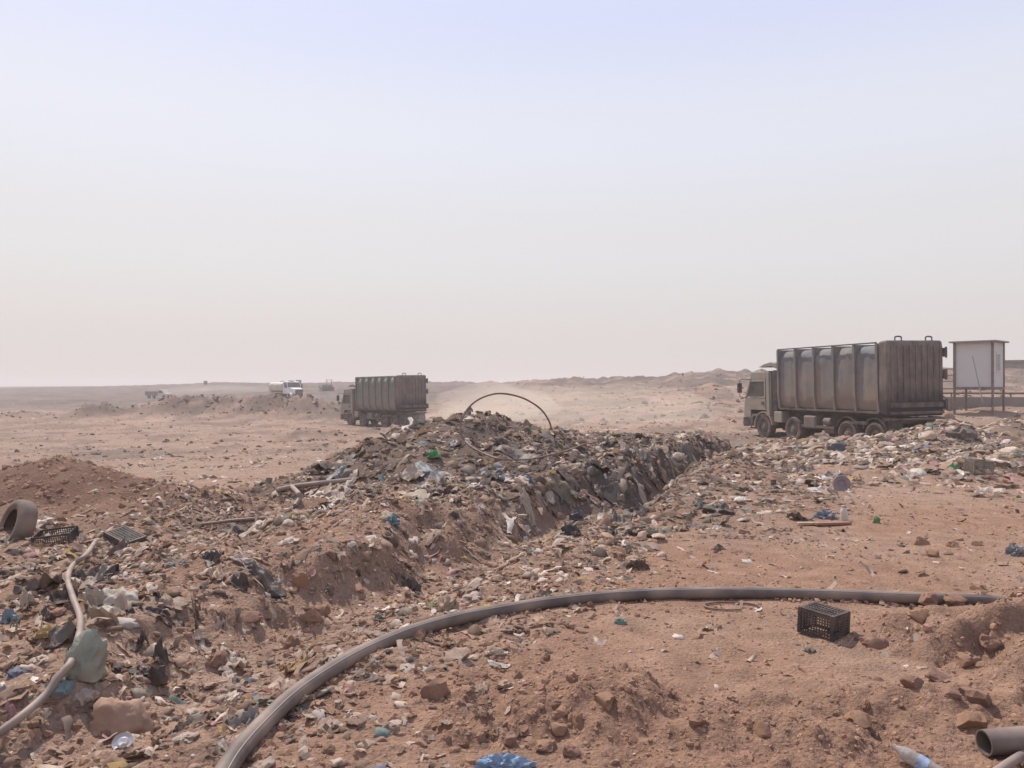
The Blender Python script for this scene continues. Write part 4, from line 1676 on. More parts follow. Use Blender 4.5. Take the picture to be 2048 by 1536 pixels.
scatter(LIT, 1800, (4, 15, 12, 17), lambda f, x, y: .6 * sstep(-.2, .3, f['big']), .05, .2, K_flat, W_pile, 1023, 1.8)
scatter(LIT, 4200, (14, 27, 25, 40), lambda f, x, y: np.clip(f['lit'] * 1.2, 0, 1), .15, .5, K_mix, W_pile, 1024, 1.8)
scatter(LIT, 30000, (5, 110), lambda f, x, y: np.clip(.07 + .6 * sstep(13, 22, y) * sstep(-.15, .3, f['big']) + .22 * sstep(13, 20, y), 0, 1) * (f['pile'] < .3) * (f['heap'] < .2), .04, .15, K_flat, W_plain, 1030, 1.8, polar=True)
scatter(LIT, 17000, (14, 150), lambda f, x, y: .7 * sstep(-.25, .3, f['big']), .12, .36, K_flat, W_plain, 1032, 2.0, polar=True)
scatter(LIT, 800, (0, 7, 6.2, 13), lambda f, x, y: .5 + .5 * (f['lit'] > .2), .03, .15, K_flat, W_plain, 1034, 2.2)
scatter(LIT, 240, (-1.2, 4, 3.2, 6.2), lambda f, x, y: (f['s'] < -1.0) * .7, .015, .075, K_flat, W_plain, 1036, 2.2)
# clods
cd = lambda f, x, y: np.clip(.55 + .75 * f['soil'] + .9 * f['heap'] + .35 * f['lit'] * (f['ty'] < 9), 0, 1) * np.clip(.55 + 1.3 * f['big'], .2, 1)
scatter(CLD, 60000, (-2.2, 4.6, 2.6, 7.0), cd, .008, .042, K_c, None, 1100, 2.4, True, .35)
scatter(CLD, 2600, (-2.2, 4.6, 2.6, 6.6), lambda f, x, y: np.clip(f['soil'] * .9 + .06, 0, 1), .03, .09, K_c, None, 1102, 2.4, True, .6)
scatter(CLD, 7500, (-9.5, -3, 8, 13.5), lambda f, x, y: f['heap'], .025, .15, K_c, None, 1104, 2.4, True, .5)
scatter(CLD, 18000, (-6, 1.5, 3, 10), lambda f, x, y: np.clip(.12 + .8 * (f['s'] > -2.2) * (f['s'] < 2.2), 0, 1), .012, .08, K_c, None, 1106, 2.6, True, .35)
scatter(CLD, 500, (-6, 1.5, 3, 10), lambda f, x, y: 1.0 * (f['s'] > -1.8) * (f['s'] < 2.0), .06, .15, K_c, None, 1108, 2.2, True, .6)
scatter(CLD, 34000, (0, 11, 6, 16), lambda f, x, y: np.clip(.6 + .8 * f['big'], .1, 1) * (f['s'] < 0), .014, .06, K_c, None, 1110, 2.4, True, .35)
scatter(CLD, 1200, (3, 5.5, 14, 16.5), lambda f, x, y: .8 * gauss(x, y, 4.25, 15.2, .9, .9), .03, .14, K_c, None, 1111, 2.4, True, .35)
scatter(CLD, 10000, (9, 90), lambda f, x, y: np.clip(.3 + .9 * f['big'], .05, 1) * (f['pile'] < .4), .04, .17, K_c, None, 1112, 2.4, True, .35, polar=True)
scatter(CLD, 16000, (42, 170), lambda f, x, y: np.clip((.25 + 1.6 * f['t']) * np.clip(.6 + 1.6 * f['big'], .1, 1), 0, 1) * (x > -12), .15, .75, K_c, None, 1118, 2.6, True, .4, polar=True)
scatter(CLD, 4000, (-55, -8, 68, 90), lambda f, x, y: np.clip(f['hp'] * 1.2, 0, 1), .12, .55, K_c, None, 1116, 2.2, True, .4)
scatter(CLD, 9000, (35, 165), lambda f, x, y: np.clip(.35 + f['hp'], 0, 1), .10, .45, K_c, None, 1114, 2.6, True, .4, polar=True)
pa_ = np.array([(p.x, p.y) for p in pp[8:]])
rp_ = np.random.default_rng(77)
n_ = 900
ii = rp_.integers(0, len(pa_) - 1, n_)
tt = rp_.uniform(size=n_)
cx_ = pa_[ii] + (pa_[ii + 1] - pa_[ii]) * tt[:, None]
dr_ = pa_[ii + 1] - pa_[ii]
nr_ = np.stack([-dr_[:, 1], dr_[:, 0]], 1) / np.linalg.norm(dr_, axis=1)[:, None]
keep = pn(cx_[:, 0] * 1.8, cx_[:, 1] * 1.8, 301) > -.12
of_ = rp_.choice([-1, 1], n_) * rp_.uniform(.035, .085, n_)
cx_ = (cx_ + nr_ * of_[:, None])[keep]
sz_ = .012 + .045 * rp_.uniform(size=len(cx_)) ** 2
CLD.add(cx_[:, 0], cx_[:, 1], land(cx_[:, 0], cx_[:, 1])['z'] + .1 * sz_, sz_, np.full(len(cx_), 4), np.array([.30, .185, .128])[None] * rp_.uniform(.8, 1.2, (len(cx_), 1)), np.zeros(len(cx_), int), 78)
A = LIT.cat()
B = CLD.cat()
ci = A['col'][:, 0].astype(int)
A['ci'] = ci
A['col'] = PC[ci] * A['br'][:, None]
# dust greys the colours of what lies about
dustmix = .22
A['col'] = A['col'] * (1 - dustmix * .5) + np.array([.30, .20, .145]) * dustmix * .5


def normals(x, y, e_=.06):
    zx = (land(x + e_, y, False)['z'] - land(x - e_, y, False)['z']) / (2 * e_)
    zy = (land(x, y + e_, False)['z'] - land(x, y - e_, False)['z']) / (2 * e_)
    n_ = np.stack([-zx, -zy, np.ones_like(zx)], 1)
    return n_ / np.linalg.norm(n_, axis=1)[:, None]


def frames(D, tilt):
    n = normals(D['x'], D['y'])
    n = n + np.concatenate([D['tilt'] * tilt * np.clip(1.5 - D['size'] * 3.2, .35, 1.4)[:, None], np.zeros((len(n), 1))], 1)
    n /= np.linalg.norm(n, axis=1)[:, None]
    a = np.stack([np.cos(D['yaw']), np.sin(D['yaw']), np.zeros(len(n))], 1)
    # strips hang down the slope
    st = D['kind'] == 2
    dn = np.stack([n[:, 1], -n[:, 0], np.zeros(len(n))], 1)
    ln = np.linalg.norm(dn, axis=1)
    use = st & (ln > .12)
    a[use] = dn[use] / ln[use][:, None]
    a -= n * np.sum(a * n, 1)[:, None]
    a /= np.linalg.norm(a, axis=1)[:, None]
    b = np.cross(n, a)
    return np.stack([a, b, n], 2)


A['R'] = frames(A, .28)
B['R'] = frames(B, .5)
LEN = np.array([1.0, .85, 1.9, .9, 1.0])


def pick(D, n, per=None):
    """the ones that show largest"""
    dist = np.hypot(D['x'], D['y'])
    app = D['size'] * LEN[D['kind']] / dist
    fr = np.abs(D['x'] / D['y']) < .63
    py = HZ + (EYE - D['z']) / D['y'] * F
    fr &= py < 1520
    app = np.where(fr, app, 0)
    idx = np.argsort(-app)[:n]
    m = np.zeros(len(app), bool)
    m[idx] = True
    return m


isbagA = A['kind'] == 1


def join(D, mask, name, m, label, cat, lodf, smooth=False):
    d = np.hypot(D['x'], D['y'])
    Vs, Fs, Cs = [], [], []
    off = 0
    lod = lodf(d, D['size'])
    for kd in np.unique(D['kind']):
        for v in range(NV):
            for lo in range(3):
                q = np.nonzero(mask & (D['kind'] == kd) & (D['var'] == v) & (lod == lo))[0]
                if not len(q):
                    continue
                PV, PF = PROTO[KINDS[kd], lo][v]
                W_ = np.einsum('nij,mj->nmi', D['R'][q], PV) * (D['size'][q] * LEN[kd])[:, None, None]
                W_ += np.stack([D['x'][q], D['y'][q], D['z'][q]], 1)[:, None, :]
                n, mm = W_.shape[:2]
                Vs.append(W_.reshape(-1, 3))
                Fs.append((PF[None] + (np.arange(n) * mm)[:, None, None]).reshape(-1, 3) + off)
                Cs.append(np.repeat(D['col'][q], mm, 0))
                off += n * mm
    me = np_mesh(name, np.concatenate(Vs), np.concatenate(Fs), np.concatenate(Cs), smooth=smooth)
    o = link(name, me, m)
    return tag(o, label, cat, kind='stuff')


lodL = lambda d, s_: np.where(s_ / d > .026, 0, np.where(s_ / d > .011, 1, 2))
TYPE = {'sheet': ('crumpled_sheet', 'crumpled {c} plastic sheet', 'plastic sheet'), 'bag': ('crumpled_bag', 'wadded {c} plastic bag', 'bag'),
        'strip': ('torn_strip', 'long torn {c} strip', 'strip'), 'card': ('card_scrap', 'bent {c} card scrap', 'card scrap')}

mA = np.zeros(len(A['x']), bool)
for kd, cnt in ((0, 170), (1, 150), (2, 90), (3, 90)):
    sub = {q: v for q, v in A.items()}
    sel = A['kind'] == kd
    D2 = {q: v[sel] for q, v in A.items()}
    mm = pick(D2, cnt)
    idx = np.nonzero(sel)[0][mm]
    mA[idx] = True
MESHC = {}
MARKS = [('the leaning car tyre', G(34, 1074)), ('the crate by the tyre', G(108, 1080)), ('the tipped dark crate', G(246, 1088)), ('the grey-green bag', G(156, 1350)), ('the stuffed brown sack', G(232, 1466)),
         ('the upper end of the pale bent pipe', G(190, 1085)), ('the bend of the pale pipe', G(140, 1160)), ('the upside down lattice crate', G(1655, 1272)), ('the wire hoop', G(1465, 1216)), ('the open pipe end', G(1960, 1512)),
         ('the clear bottle', G(1828, 1528)), ('the blue foreground bag', G(1000, 1532)), ('the foot of the long pipe', G(520, 1470)), ('the paper bag by the long pipe', G(898, 1222)), ('the brown tarp', G(1275, 1140)), ('the faded blue cloth', G(1655, 1038)),
         ('the round purple lid', G(1686, 982)), ('the upright grey-green crate', G(1957, 946)), ('the curled pipe end', G(590, 1005)), ('the far end of the thin rod', G(530, 1036)), ('the standing black bag', G(820, 1182)),
         ('the teal bag on the bank', G(783, 1052)), ('the navy bag', G(1158, 1040)), ('the white plate scrap', G(998, 1336)), ('the long black film', G(345, 1212)), ('the folded cardboard', G(590, 1342))]
SIDE = ['behind', 'right of', 'before', 'left of']


def where(x, y, zn):
    best = min(MARKS, key=lambda m_: math.hypot(m_[1].x - x, m_[1].y - y))
    d = math.hypot(best[1].x - x, best[1].y - y)
    lim = .22 * best[1].y * .6
    if d < lim * .5:
        return 'close beside ' + best[0]
    if d < lim:
        return 'a step from ' + best[0]
    return zn


QS = {kd_: np.quantile((A['size'])[mA & (A['kind'] == kd_)], [.33, .72]) for kd_ in range(4)}


def proto_mesh(kd, v, m, smooth):
    key = (kd, v, m.name)
    if key not in MESHC:
        PV, PF = PROTO[kd, 0][v] if kd != 'clod' else p_clod(3, 500 + v)
        if kd == 'bag':
            PV, PF = p_bag(3, 200 + v, .40 + .03 * v, .6)
        if kd == 'sheet':
            PV, PF = p_sheet(13, 100 + v, .30 + .05 * v, [1, .7, .5][v % 3])
        me = np_mesh(TYPE[kd][0] if kd in TYPE else 'soil_clod', PV, PF, None, smooth)
        if smooth:
            me.set_sharp_from_angle(angle=R(42))
        me.materials.append(m)
        MESHC[key] = me
    return MESHC[key]


for i in np.nonzero(mA)[0]:
    kd = str(KINDS[A['kind'][i]])
    nm, lb, ct_ = TYPE[kd]
    me = proto_mesh(kd, int(A['var'][i]), M_bagm if kd == 'bag' else M_lito, kd in ('bag', 'sheet'))
    o = bpy.data.objects.new(nm, me)
    Rm = Matrix([[float(A['R'][i][a][b]) for b in range(3)] for a in range(3)]).to_4x4()
    s_ = float(A['size'][i] * LEN[A['kind'][i]])
    o.matrix_world = Matrix.Translation((float(A['x'][i]), float(A['y'][i]), float(A['z'][i]))) @ Rm @ Matrix.Diagonal((s_, s_, s_, 1))
    o.color = (*[float(c_) for c_ in np.clip(A['col'][i], 0, 1)], 1)
    COL.objects.link(o)
    zn = ZN[A['zone'][i]]
    q1, q2 = QS[int(A['kind'][i])]
    sw = 'small ' if A['size'][i] < q1 else ('large ' if A['size'][i] > q2 else '')
    wh = where(A['x'][i], A['y'][i], zn)
    tag(o, sw + lb.format(c=PN[A['ci'][i]]) + ' ' + wh, ct_, nm.replace('_', ' ') + 's ' + wh)
join(A, ~mA, 'litter_scatter', M_lit, 'countless small scraps of paper, film and card strewn over the ground', 'litter', lodL, True)

mB = pick(B, 300)
for i in np.nonzero(mB)[0]:
    me = proto_mesh('clod', int(B['var'][i]), M_clod, False)
    o = bpy.data.objects.new('soil_clod', me)
    Rm = Matrix([[float(B['R'][i][a][b]) for b in range(3)] for a in range(3)]).to_4x4()
    s_ = float(B['size'][i])
    o.matrix_world = Matrix.Translation((float(B['x'][i]), float(B['y'][i]), float(B['z'][i]))) @ Rm @ Matrix.Diagonal((s_, s_, s_, 1))
    o.color = (*[float(c_) for c_ in np.clip(B['col'][i], 0, 1)], 1)
    COL.objects.link(o)
    o.parent = GROUND
lodC = lambda d, s_: np.where(s_ / d > .022, 0, np.where(s_ / d > .0065, 1, 2))
join(B, ~mB, 'clod_scatter', M_clodv, 'loose crumbs and lumps of red-brown soil over the ground', 'soil', lodC)


# ------------------------------------------------------------------ single pieces one can point at
def wad(name, label, cat, px, py, wx, wy, wz, col, seed, m=None, yaw=0.0, sub=4, flat=1.0, up=.0, ridge=.6, tilt=(0, 0), swell=.6):
    g_ = G(px, py)
    V, Fc = p_bag(sub, seed, flat, ridge, swell)
    V = V / (V.max(0) - V.min(0)) * np.array([wx, wy, wz])
    V[:, 2] -= V[:, 2].min()
    me = np_mesh(name, V, Fc, None, True)
    me.set_sharp_from_angle(angle=R(38 if swell > .5 else 75))
    o = link(name, me, m or M_bagm)
    o.location = g_ + Vector((0, wy * .25, -wz * .12 + up))
    o.rotation_euler = (tilt[0], tilt[1], yaw)
    o.color = (*col, 1)
    return tag(o, label, cat)


def drape(name, label, cat, px, py, wx, wy, col, seed, yaw=0.0, amp=.03, n=26, m=None, lift=.012, thick=.002):
    """sheet lying over the ground with folds"""
    g_ = G(px, py)
    r_ = np.random.default_rng(seed)
    t_ = np.linspace(-.5, .5, n)
    U, Vv = np.meshgrid(t_, t_)
    P = np.stack([U.ravel(), Vv.ravel()], 1)
    ang = np.arctan2(P[:, 1], P[:, 0])
    rim = 1 - .16 * (1 + np.sin(ang * 3 + seed)) * .5 - .12 * (1 + np.sin(ang * 7 + seed * 2)) * .5
    P = P * rim[:, None]
    z = fold_h(P * 1.0, r_, 4, amp * 2.2)
    c, s_ = math.cos(yaw), math.sin(yaw)
    X = g_.x + (P[:, 0] * wx * c - P[:, 1] * wy * s_)
    Y = g_.y + (P[:, 0] * wx * s_ + P[:, 1] * wy * c)
    zz = land(X, Y, detail=False)['z'] + lift + np.maximum(z, -.01)
    V = np.stack([X - g_.x, Y - g_.y, zz - g_.z], 1)
    i = np.arange(n - 1)[:, None] * n
    j = np.arange(n - 1)[None, :]
    a = (i + j).ravel()
    q = np.stack([a, a + 1, a + n + 1, a + n], 1)
    me = np_mesh(name, V, q, None, True)
    me.set_sharp_from_angle(angle=R(40))
    o = link(name, me, m or M_bagm)
    o.location = g_
    o.color = (*col, 1)
    sm = o.modifiers.new('thickness', 'SOLIDIFY')
    sm.thickness = thick
    return tag(o, label, cat)


M_sack = mat('brown_sack_cloth', (.30, .185, .125), .9, .15, 5, bump=.3, bscale=60, dust=.2, dustcol=(.33, .22, .155))
wad('stuffed_sack', 'large brown dusty sack lying beside the trench near the pale pipe', 'sack', 232, 1466, .36, .22, .19, (.30, .185, .125), 31, M_sack, R(-14), 4, 1.0, .0, .24, (0, 0), .4)
wad('grey_green_bag', 'grey-green plastic bag draped over the pale bent pipe', 'bag', 156, 1358, .23, .17, .27, (.33, .35, .28), 46, None, R(20), 4, 1.0, .02, .36, (R(-6), R(14)), .45)
wad('teal_bag', 'teal plastic bag knotted under the pale bent pipe', 'bag', 108, 1402, .16, .13, .10, (.16, .31, .34), 53, None, R(30), 3, 1.0, .02, .8)
wad('blue_rag', 'small blue rag on litter at the foot of the left bank', 'rag', 14, 1248, .13, .10, .10, (.17, .27, .33), 57, None, 0, 3, 1.0, .01, .8)
drape('pale_sheet', 'pale cream plastic sheet spread beside the pale bent pipe', 'plastic sheet', 212, 1215, .50, .26, (.55, .50, .40), 61, R(-18), .07)
drape('pink_sheet', 'dusty pink plastic sheet hanging beside the pale pipe end', 'plastic sheet', 6, 1412, .22, .22, (.42, .20, .21), 63, R(40), .08)
drape('black_film', 'long black plastic film strip on the left bank slope', 'plastic film', 345, 1212, .42, .12, (.03, .03, .034), 65, R(-32), .05)
drape('black_film', 'torn black plastic film behind the pale bent pipe', 'plastic film', 192, 1150, .34, .20, (.035, .035, .04), 67, R(20), .08)
drape('black_film', 'wide black plastic film below the pinkish sheet on the bank', 'plastic film', 535, 1165, .44, .22, (.035, .034, .036), 69, R(-25), .06)
drape('pinkish_sheet', 'pale pinkish film sheet on the bank above black film', 'plastic sheet', 488, 1130, .30, .10, (.52, .42, .37), 71, R(-28), .05)
wad('black_bag', 'crumpled black bag standing on the trench floor', 'bag', 820, 1182, .20, .16, .15, (.055, .055, .05), 73, None, 0, 3, 1.0, 0, .9)
wad('black_bag', 'black bag torn open beside the stuffed sack', 'bag', 312, 1368, .14, .10, .13, (.03, .03, .034), 75, None, R(35), 3, 1.0, 0, .9)
wad('paper_bag', 'beige crumpled paper bag touching the long grey pipe', 'paper bag', 898, 1222, .17, .13, .12, (.46, .36, .26), 77, M_lito, R(10), 3, 1.0, 0, .6)
wad('brown_tarp', 'dark brown crumpled tarp on flat soil beyond the long pipe', 'tarp', 1275, 1140, .26, .16, .11, (.10, .065, .05), 79, M_lito, R(5), 4, 1.0, 0, .8)
wad('blue_bag', 'bright blue plastic bag half buried in bare foreground soil', 'bag', 1000, 1540, .30, .12, .075, (.26, .43, .62), 81, None, R(5), 4, 1.0, 0, .8)
wad('teal_scrap', 'small teal plastic scrap on bare soil below the long pipe', 'plastic scrap', 1240, 1249, .10, .05, .045, (.13, .30, .25), 83, None, 0, 3, 1.0, 0, .9)
drape('white_plate', 'flat white plastic plate scrap on bare soil inside the pipe curve', 'plastic scrap', 998, 1336, .16, .07, (.62, .56, .48), 85, 0, .02, 14)
drape('white_scrap', 'white torn card scrap on the soil before the upside down crate', 'card scrap', 1620, 1303, .10, .06, (.72, .68, .60), 86, R(10), .05, 12)
wad('green_scrap', 'bright green plastic scrap alone on flat soil beyond the long pipe', 'plastic scrap', 1755, 1047, .11, .08, .12, (.07, .30, .09), 87, None, 0, 3, 1.0, 0, .8)
wad('green_bag', 'bright green bag in the litter pile beside the grey-green crate', 'bag', 1908, 942, .26, .16, .13, (.05, .42, .17), 89, None, 0, 3, 1.0, .04, .8)
wad('green_bag', 'small bright green bag on the trash mound below the loop', 'bag', 868, 921, .22, .14, .13, (.05, .40, .14), 91, None, 0, 3, 1.0, .06, .8)
wad('denim_cloth', 'crumpled faded blue cloth beside a wooden board on flat soil', 'cloth', 1655, 1038, .36, .24, .13, (.22, .27, .34), 93, M_lito, 0, 4, 1.0, 0, .8)
drape('grey_mat', 'folded grey mat beside the faded blue cloth', 'mat', 1600, 1040, .34, .22, (.24, .21, .18), 95, R(-8), .07, 20, M_lito)
wad('teal_bag', 'teal plastic bag on the bank above the trench middle', 'bag', 783, 1052, .17, .12, .11, (.10, .25, .31), 97, None, 0, 3, 1.0, .02, .8)
wad('navy_bag', 'dark navy bag beside the trench foot of the mound', 'bag', 1158, 1040, .24, .18, .15, (.06, .075, .115), 99, None, 0, 3, 1.0, 0, .8)
wad('black_bag', 'dark teal-black bag at the foot of the mound', 'bag', 1145, 1072, .30, .22, .17, (.035, .045, .05), 101, None, 0, 3, 1.0, 0, .9)
drape('black_tarp', 'long black tarp sliding down the mound side toward the trench', 'tarp', 1180, 940, .45, 1.0, (.035, .037, .04), 103, R(24), .10)
drape('blue_tarp', 'dusty blue tarp lying across the mound below the loop', 'tarp', 1010, 950, .8, .4, (.07, .10, .14), 105, R(10), .10)
wad('blue_grey_bag', 'blue-grey filled bag in the pile before the heavy truck', 'bag', 1680, 905, .6, .4, .3, (.09, .14, .17), 107, None, 0, 3, 1.0, 0, .8)
wad('dark_heap_bag', 'large dark grey bag on top of the pile before the heavy truck', 'bag', 1925, 882, .8, .5, .4, (.13, .12, .105), 109, None, 0, 3, 1.0, 0, .8)
wad('brown_sack', 'round brown sack behind the heavy truck tailgate', 'sack', 1900, 842, .7, .6, .6, (.22, .16, .12), 111, M_sack, 0, 3, 1.0, 0, .12, (0, 0), .3)
wad('white_bundle', 'pale white bundle standing in the rubble beside the trench', 'bundle', 1240, 1005, .2, .2, .15, (.45, .38, .30), 113, M_lito, 0, 3, 1.0, 0, .7)
wad('blue_net', 'tangled blue-white net at the right edge beyond the long pipe', 'net', 2035, 1112, .24, .18, .13, (.25, .30, .33), 115, M_lito, 0, 4, 1.0, 0, 1.1)
wad('yellow_bag', 'torn yellow plastic bag above the grey-green bag', 'bag', 92, 1280, .14, .10, .07, (.50, .34, .12), 117, None, R(15), 3, 1.0, .02, .9)
drape('card_sheet', 'folded brown cardboard sheet leaning by the long pipe', 'cardboard', 590, 1342, .16, .12, (.42, .27, .13), 119, R(30), .08, 8, M_lito)
drape('newsprint', 'pale printed paper sheet flat beside the long pipe', 'paper', 665, 1380, .14, .09, (.56, .49, .40), 121, R(20), .03, 14, M_lito)
drape('grey_film', 'pale grey film caught under the long pipe at the trench', 'plastic film', 492, 1450, .18, .12, (.36, .34, .31), 123, R(50), .06)
wad('foam_block', 'small white foam lump on the soil bank covering the pipe', 'foam', 1802, 1208, .13, .08, .06, (.70, .66, .60), 125, M_lito, 0, 3, 1.0, .0, .4)
rf = np.random.default_rng(91)
DC = {'black': (.035, .034, .036), 'dark grey': (.09, .085, .08), 'grey': (.24, .21, .18), 'cream': (.52, .43, .34), 'tan': (.36, .26, .19), 'brown': (.16, .11, .085), 'olive': (.18, .165, .12), 'dull blue': (.10, .14, .18)}
REG = [(26, (640, 1420), (850, 985), 'on the dark trash mound', 'black,black,dark grey,dark grey,grey,cream,tan,brown,olive,dull blue', .35, .85),
       (16, (1090, 1400), (880, 990), 'over the deep trench bank', 'black,black,dark grey,grey,brown,olive,cream', .4, .95),
       (24, (20, 640), (1090, 1330), 'on the near left bank', 'black,dark grey,grey,cream,cream,tan,brown,olive', .14, .34),
       (20, (1520, 2040), (870, 960), 'in the pile before the heavy truck', 'cream,cream,tan,grey,dark grey,olive,brown,dull blue', .4, .9),
       (8, (1050, 1450), (1000, 1075), 'on the rubble beside the trench', 'black,grey,cream,tan,olive', .2, .5)]
for cnt, xr_, yr_, zn, cols, s0, s1 in REG:
    cl_ = cols.split(',')
    for i in range(cnt):
        px, py = rf.uniform(*xr_), rf.uniform(*yr_)
        cn = cl_[int(rf.integers(len(cl_)))]
        g_ = G(px, py)
        if 'mound' in zn and not (g_.y < 21 and land(np.array([g_.x]), np.array([g_.y]))['bank'][0] > .4):
            continue
        sz = s0 + (s1 - s0) * rf.uniform() ** 1.6
        wh = where(g_.x, g_.y, zn)
        sw = 'large ' if sz > s0 + .45 * (s1 - s0) else ''
        c_ = np.array(DC[cn]) * rf.uniform(.8, 1.2)
        drape('draped_film', f'{sw}rumpled {cn} film draped {wh}', 'plastic film', px, py, sz, sz * rf.uniform(.35, .9), tuple(float(q) for q in c_), 600 + i + int(px), rf.uniform(0, 3.1), .05 + .07 * rf.uniform(), 15, M_bagm if rf.uniform() < .5 else M_lito, .02)['group'] = 'rumpled films ' + wh

# big clods
for q, (px, py, s_) in enumerate([(862, 1400, .17), (790, 1440, .0), (1120, 1470, .11), (1090, 1500, .09), (1020, 1490, .10), (1140, 1510, .09), (1050, 1470, .07), (1210, 1412, .10), (1120, 1430, .08), (1158, 1455, .09),
                                 (1760, 1300, .16), (1880, 1358, .12), (1830, 1375, .11), (1720, 1450, .13), (1530, 1475, .10), (1955, 1455, .12), (1905, 1395, .09), (1960, 1405, .15), (1860, 1212, .16), (1910, 1208, .14), (1845, 1240, .15), (1380, 1325, .0),
                                 (1945, 1330, .12), (1990, 1300, .14), (1340, 1395, .09), (1395, 1450, .07), (600, 1170, .14), (618, 1245, .18), (640, 1230, .13), (500, 1245, .12), (430, 1330, .13), (1210, 1052, .16), (1845, 1090, .17), (1870, 1115, .15)]):
    if s_ <= 0:
        continue
    g_ = G(px, py) if py > 1215 or py < 1150 else AT(px, py - 6, 6.12)
    V, Fc = p_clod(3, 800 + q)
    me = np_mesh('soil_clod', V * s_ * 1.15, Fc, None, True)
    me.set_sharp_from_angle(angle=R(30))
    me.materials.append(M_clod)
    o = bpy.data.objects.new('soil_clod', me)
    o.location = (g_.x, g_.y + s_ * .3, g_.z + s_ * .06)
    o.rotation_euler = (0, 0, q * 1.7)
    o.color = (.25 + .02 * math.sin(q), .148 + .012 * math.sin(q), .10, 1)
    COL.objects.link(o)
    o.parent = GROUND

# bottle in the bottom right corner
g_ = G(1850, 1556)
k = MB()
prof = [(.001, 0), (.028, .002), (.033, .012), (.033, .05), (.030, .062), (.033, .075), (.033, .13), (.030, .142), (.033, .155), (.028, .185), (.014, .215), (.013, .235), (.001, .236)]
mm_ = Vector((-.62, .55, .28)).normalized().to_track_quat('Y', 'Z').to_matrix().to_4x4()
mm_.translation = g_ + Vector((.07, -.05, .02))
bo = empty('plastic_bottle', (0, 0, 0), 0, 'crushed clear plastic bottle lying on soil near the open pipe end', 'bottle')
k.lathe(prof, 20, mm_)
k.build('bottle_body', mat('cloudy_clear_plastic', (.46, .44, .42), .25, .15, 20, alpha=.62, dust=.25, bump=.5, bscale=30), bo, smooth=True)
k = MB()
k.lathe([(.0335, .082), (.0337, .10), (.0337, .125), (.0335, .127)], 20, mm_)
k.build('bottle_label', mat('blue_white_label', (.26, .32, .42), .5, .5, 30), bo, smooth=True)
# white bottle standing by the blue cloth
g_ = G(1690, 1042)
k = MB()
k.lathe([(.001, 0), (.045, .005), (.045, .12), (.035, .16), (.018, .18), (.018, .21), (.001, .215)], 16, Matrix.Translation((g_.x, g_.y, g_.z - .01)) @ Matrix.Rotation(R(90), 4, 'X') @ Matrix.Rotation(R(8), 4, 'Z'))
tag(k.build('white_bottle', mat('white_bottle_plastic', (.62, .57, .50), .5, .1, 8, dust=.2), None, smooth=True), 'cream plastic bottle standing beside the faded blue cloth', 'bottle')
# boards beside the blue cloth
for j_, (a0, a1, lab) in enumerate((((1595, 1052), (1640, 1050), 'short pale wooden board before the grey mat'), ((1630, 1053), (1700, 1049), 'long thin reddish wooden board before the faded blue cloth'))):
    pa, pb = G(*a0) + Vector((0, 0, .03)), G(*a1) + Vector((0, 0, .02))
    k = MB()
    k.bar(pa, pb, .07, .03)
    tag(k.build('wooden_board', mat('board_%d' % j_, ((.42, .30, .20), (.26, .12, .085))[j_], .8, .2, 12, dust=.2), None, bevel=.004), lab, 'board')
# round lid standing in the litter
g_ = G(1686, 982)
k = MB()
mm_ = Vector((-.15, -1, .35)).normalized().to_track_quat('Y', 'Z').to_matrix().to_4x4()
mm_.translation = g_ + Vector((0, .05, .11))
k.lathe([(.001, -.03), (.06, -.03), (.075, -.005), (.135, .01), (.145, .0), (.145, -.01), (.13, -.008), (.07, -.02), (.001, -.045)], 28, mm_)
tag(k.build('round_lid', mat('purple_grey_plastic', (.17, .15, .18), .6, .2, 10, dust=.45), None, smooth=True), 'round purple-grey plastic lid standing in front of the litter pile', 'lid')
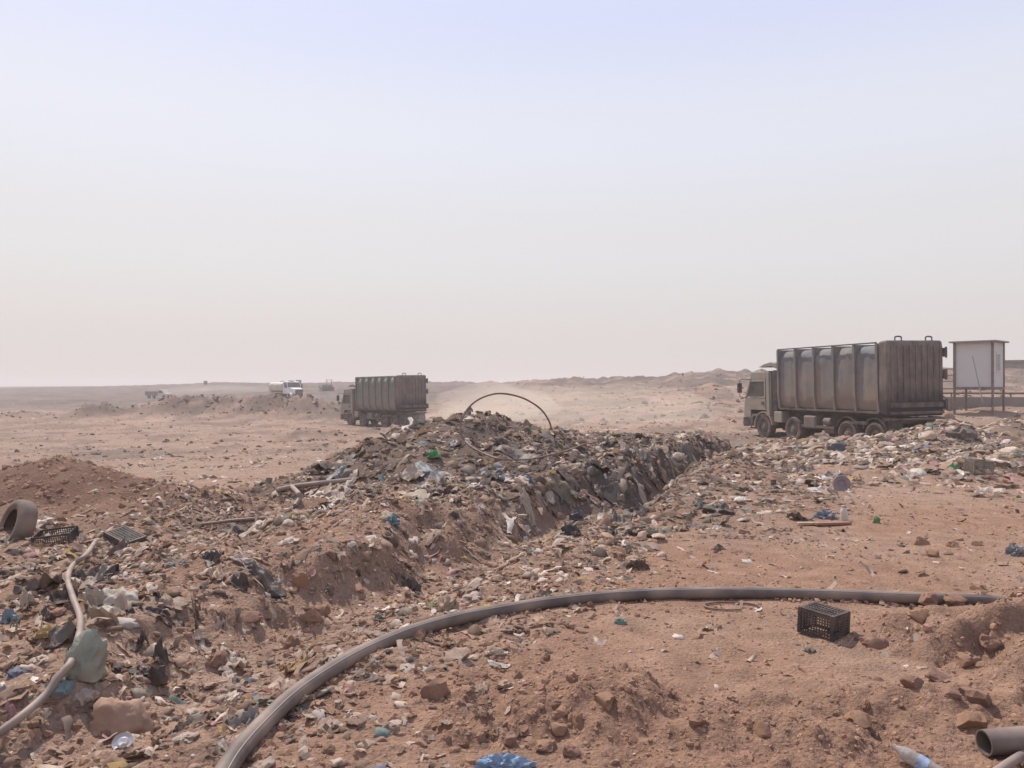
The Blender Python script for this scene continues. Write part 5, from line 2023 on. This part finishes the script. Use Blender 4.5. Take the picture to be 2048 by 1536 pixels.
# foil lid beside the sack
g_ = G(242, 1496)
k = MB()
mm_ = Vector((.1, -.55, .8)).normalized().to_track_quat('Y', 'Z').to_matrix().to_4x4()
mm_.translation = g_ + Vector((0, .02, .02))
k.lathe([(.001, .004), (.02, .006), (.03, .0), (.042, .003), (.047, .008), (.047, .004), (.03, -.004), (.001, -.003)], 24, mm_)
tag(k.build('can_lid', mat('dull_tin', (.42, .40, .40), .35, .2, 14, dust=.2, metallic=.5), None, smooth=True), 'round silvery tin lid lying below the stuffed sack', 'lid')

# ------------------------------------------------------------------ air: haze over the site, dust behind the trucks


def volume_mat(name, col, dens, aniso=.35):
    m = bpy.data.materials.new(name)
    m.use_nodes = True
    n = m.node_tree.nodes
    n.clear()
    out = n.new('ShaderNodeOutputMaterial')
    v = n.new('ShaderNodeVolumePrincipled')
    v.inputs['Color'].default_value = (*col, 1)
    v.inputs['Density'].default_value = dens
    v.inputs['Anisotropy'].default_value = aniso
    m.node_tree.links.new(v.outputs[0], out.inputs['Volume'])
    return m


k = MB()
k.box(-2000, 2000, -2000, 2000, -9, 14)
hz = k.build('haze', volume_mat('dusty_air', (.88, .825, .80), .0014, .1))
tag(hz, 'pale dusty haze lying over the whole landfill', 'haze', kind='stuff')


def dust(name, label, blobs, dens, seed):
    V, Fc = ICO[3]
    mb = bpy.data.metaballs.new('tmp')
    # union of lumps as one closed surface: radius along each direction from the centre
    c = np.array(blobs[0][:3])
    rad = np.array(blobs[0][3:])
    out = np.zeros_like(V)
    for i, v in enumerate(V):
        p = Vector(v)
        d = 1 + .35 * mnoise.noise(p * 1.6 + Vector((seed, 0, 0))) + .2 * mnoise.noise(p * 3.5 + Vector((seed, 3, 0)))
        out[i] = v * d * rad
    bpy.data.metaballs.remove(mb)
    me = np_mesh(name, out, Fc, None, True)
    o = link(name, me, volume_mat(name + '_air', (.93, .84, .72), dens, .3))
    o.location = c
    return tag(o, label, 'dust', kind='stuff')


dust('dust_cloud', 'low tan dust cloud trailing behind the green-grey truck', [(-1.4, 59.0, .2, 4.8, 3.2, 1.75)], .095, 1)
dust('dust_cloud', 'thin tan dust drifting beside the trash mound', [(4.5, 47, .0, 9.0, 5.0, 1.9)], .042, 5)
dust('dust_cloud', 'pale dust drifting over the far left basin', [(-66, 190, -.2, 22, 14, 2.3)], .012, 9)
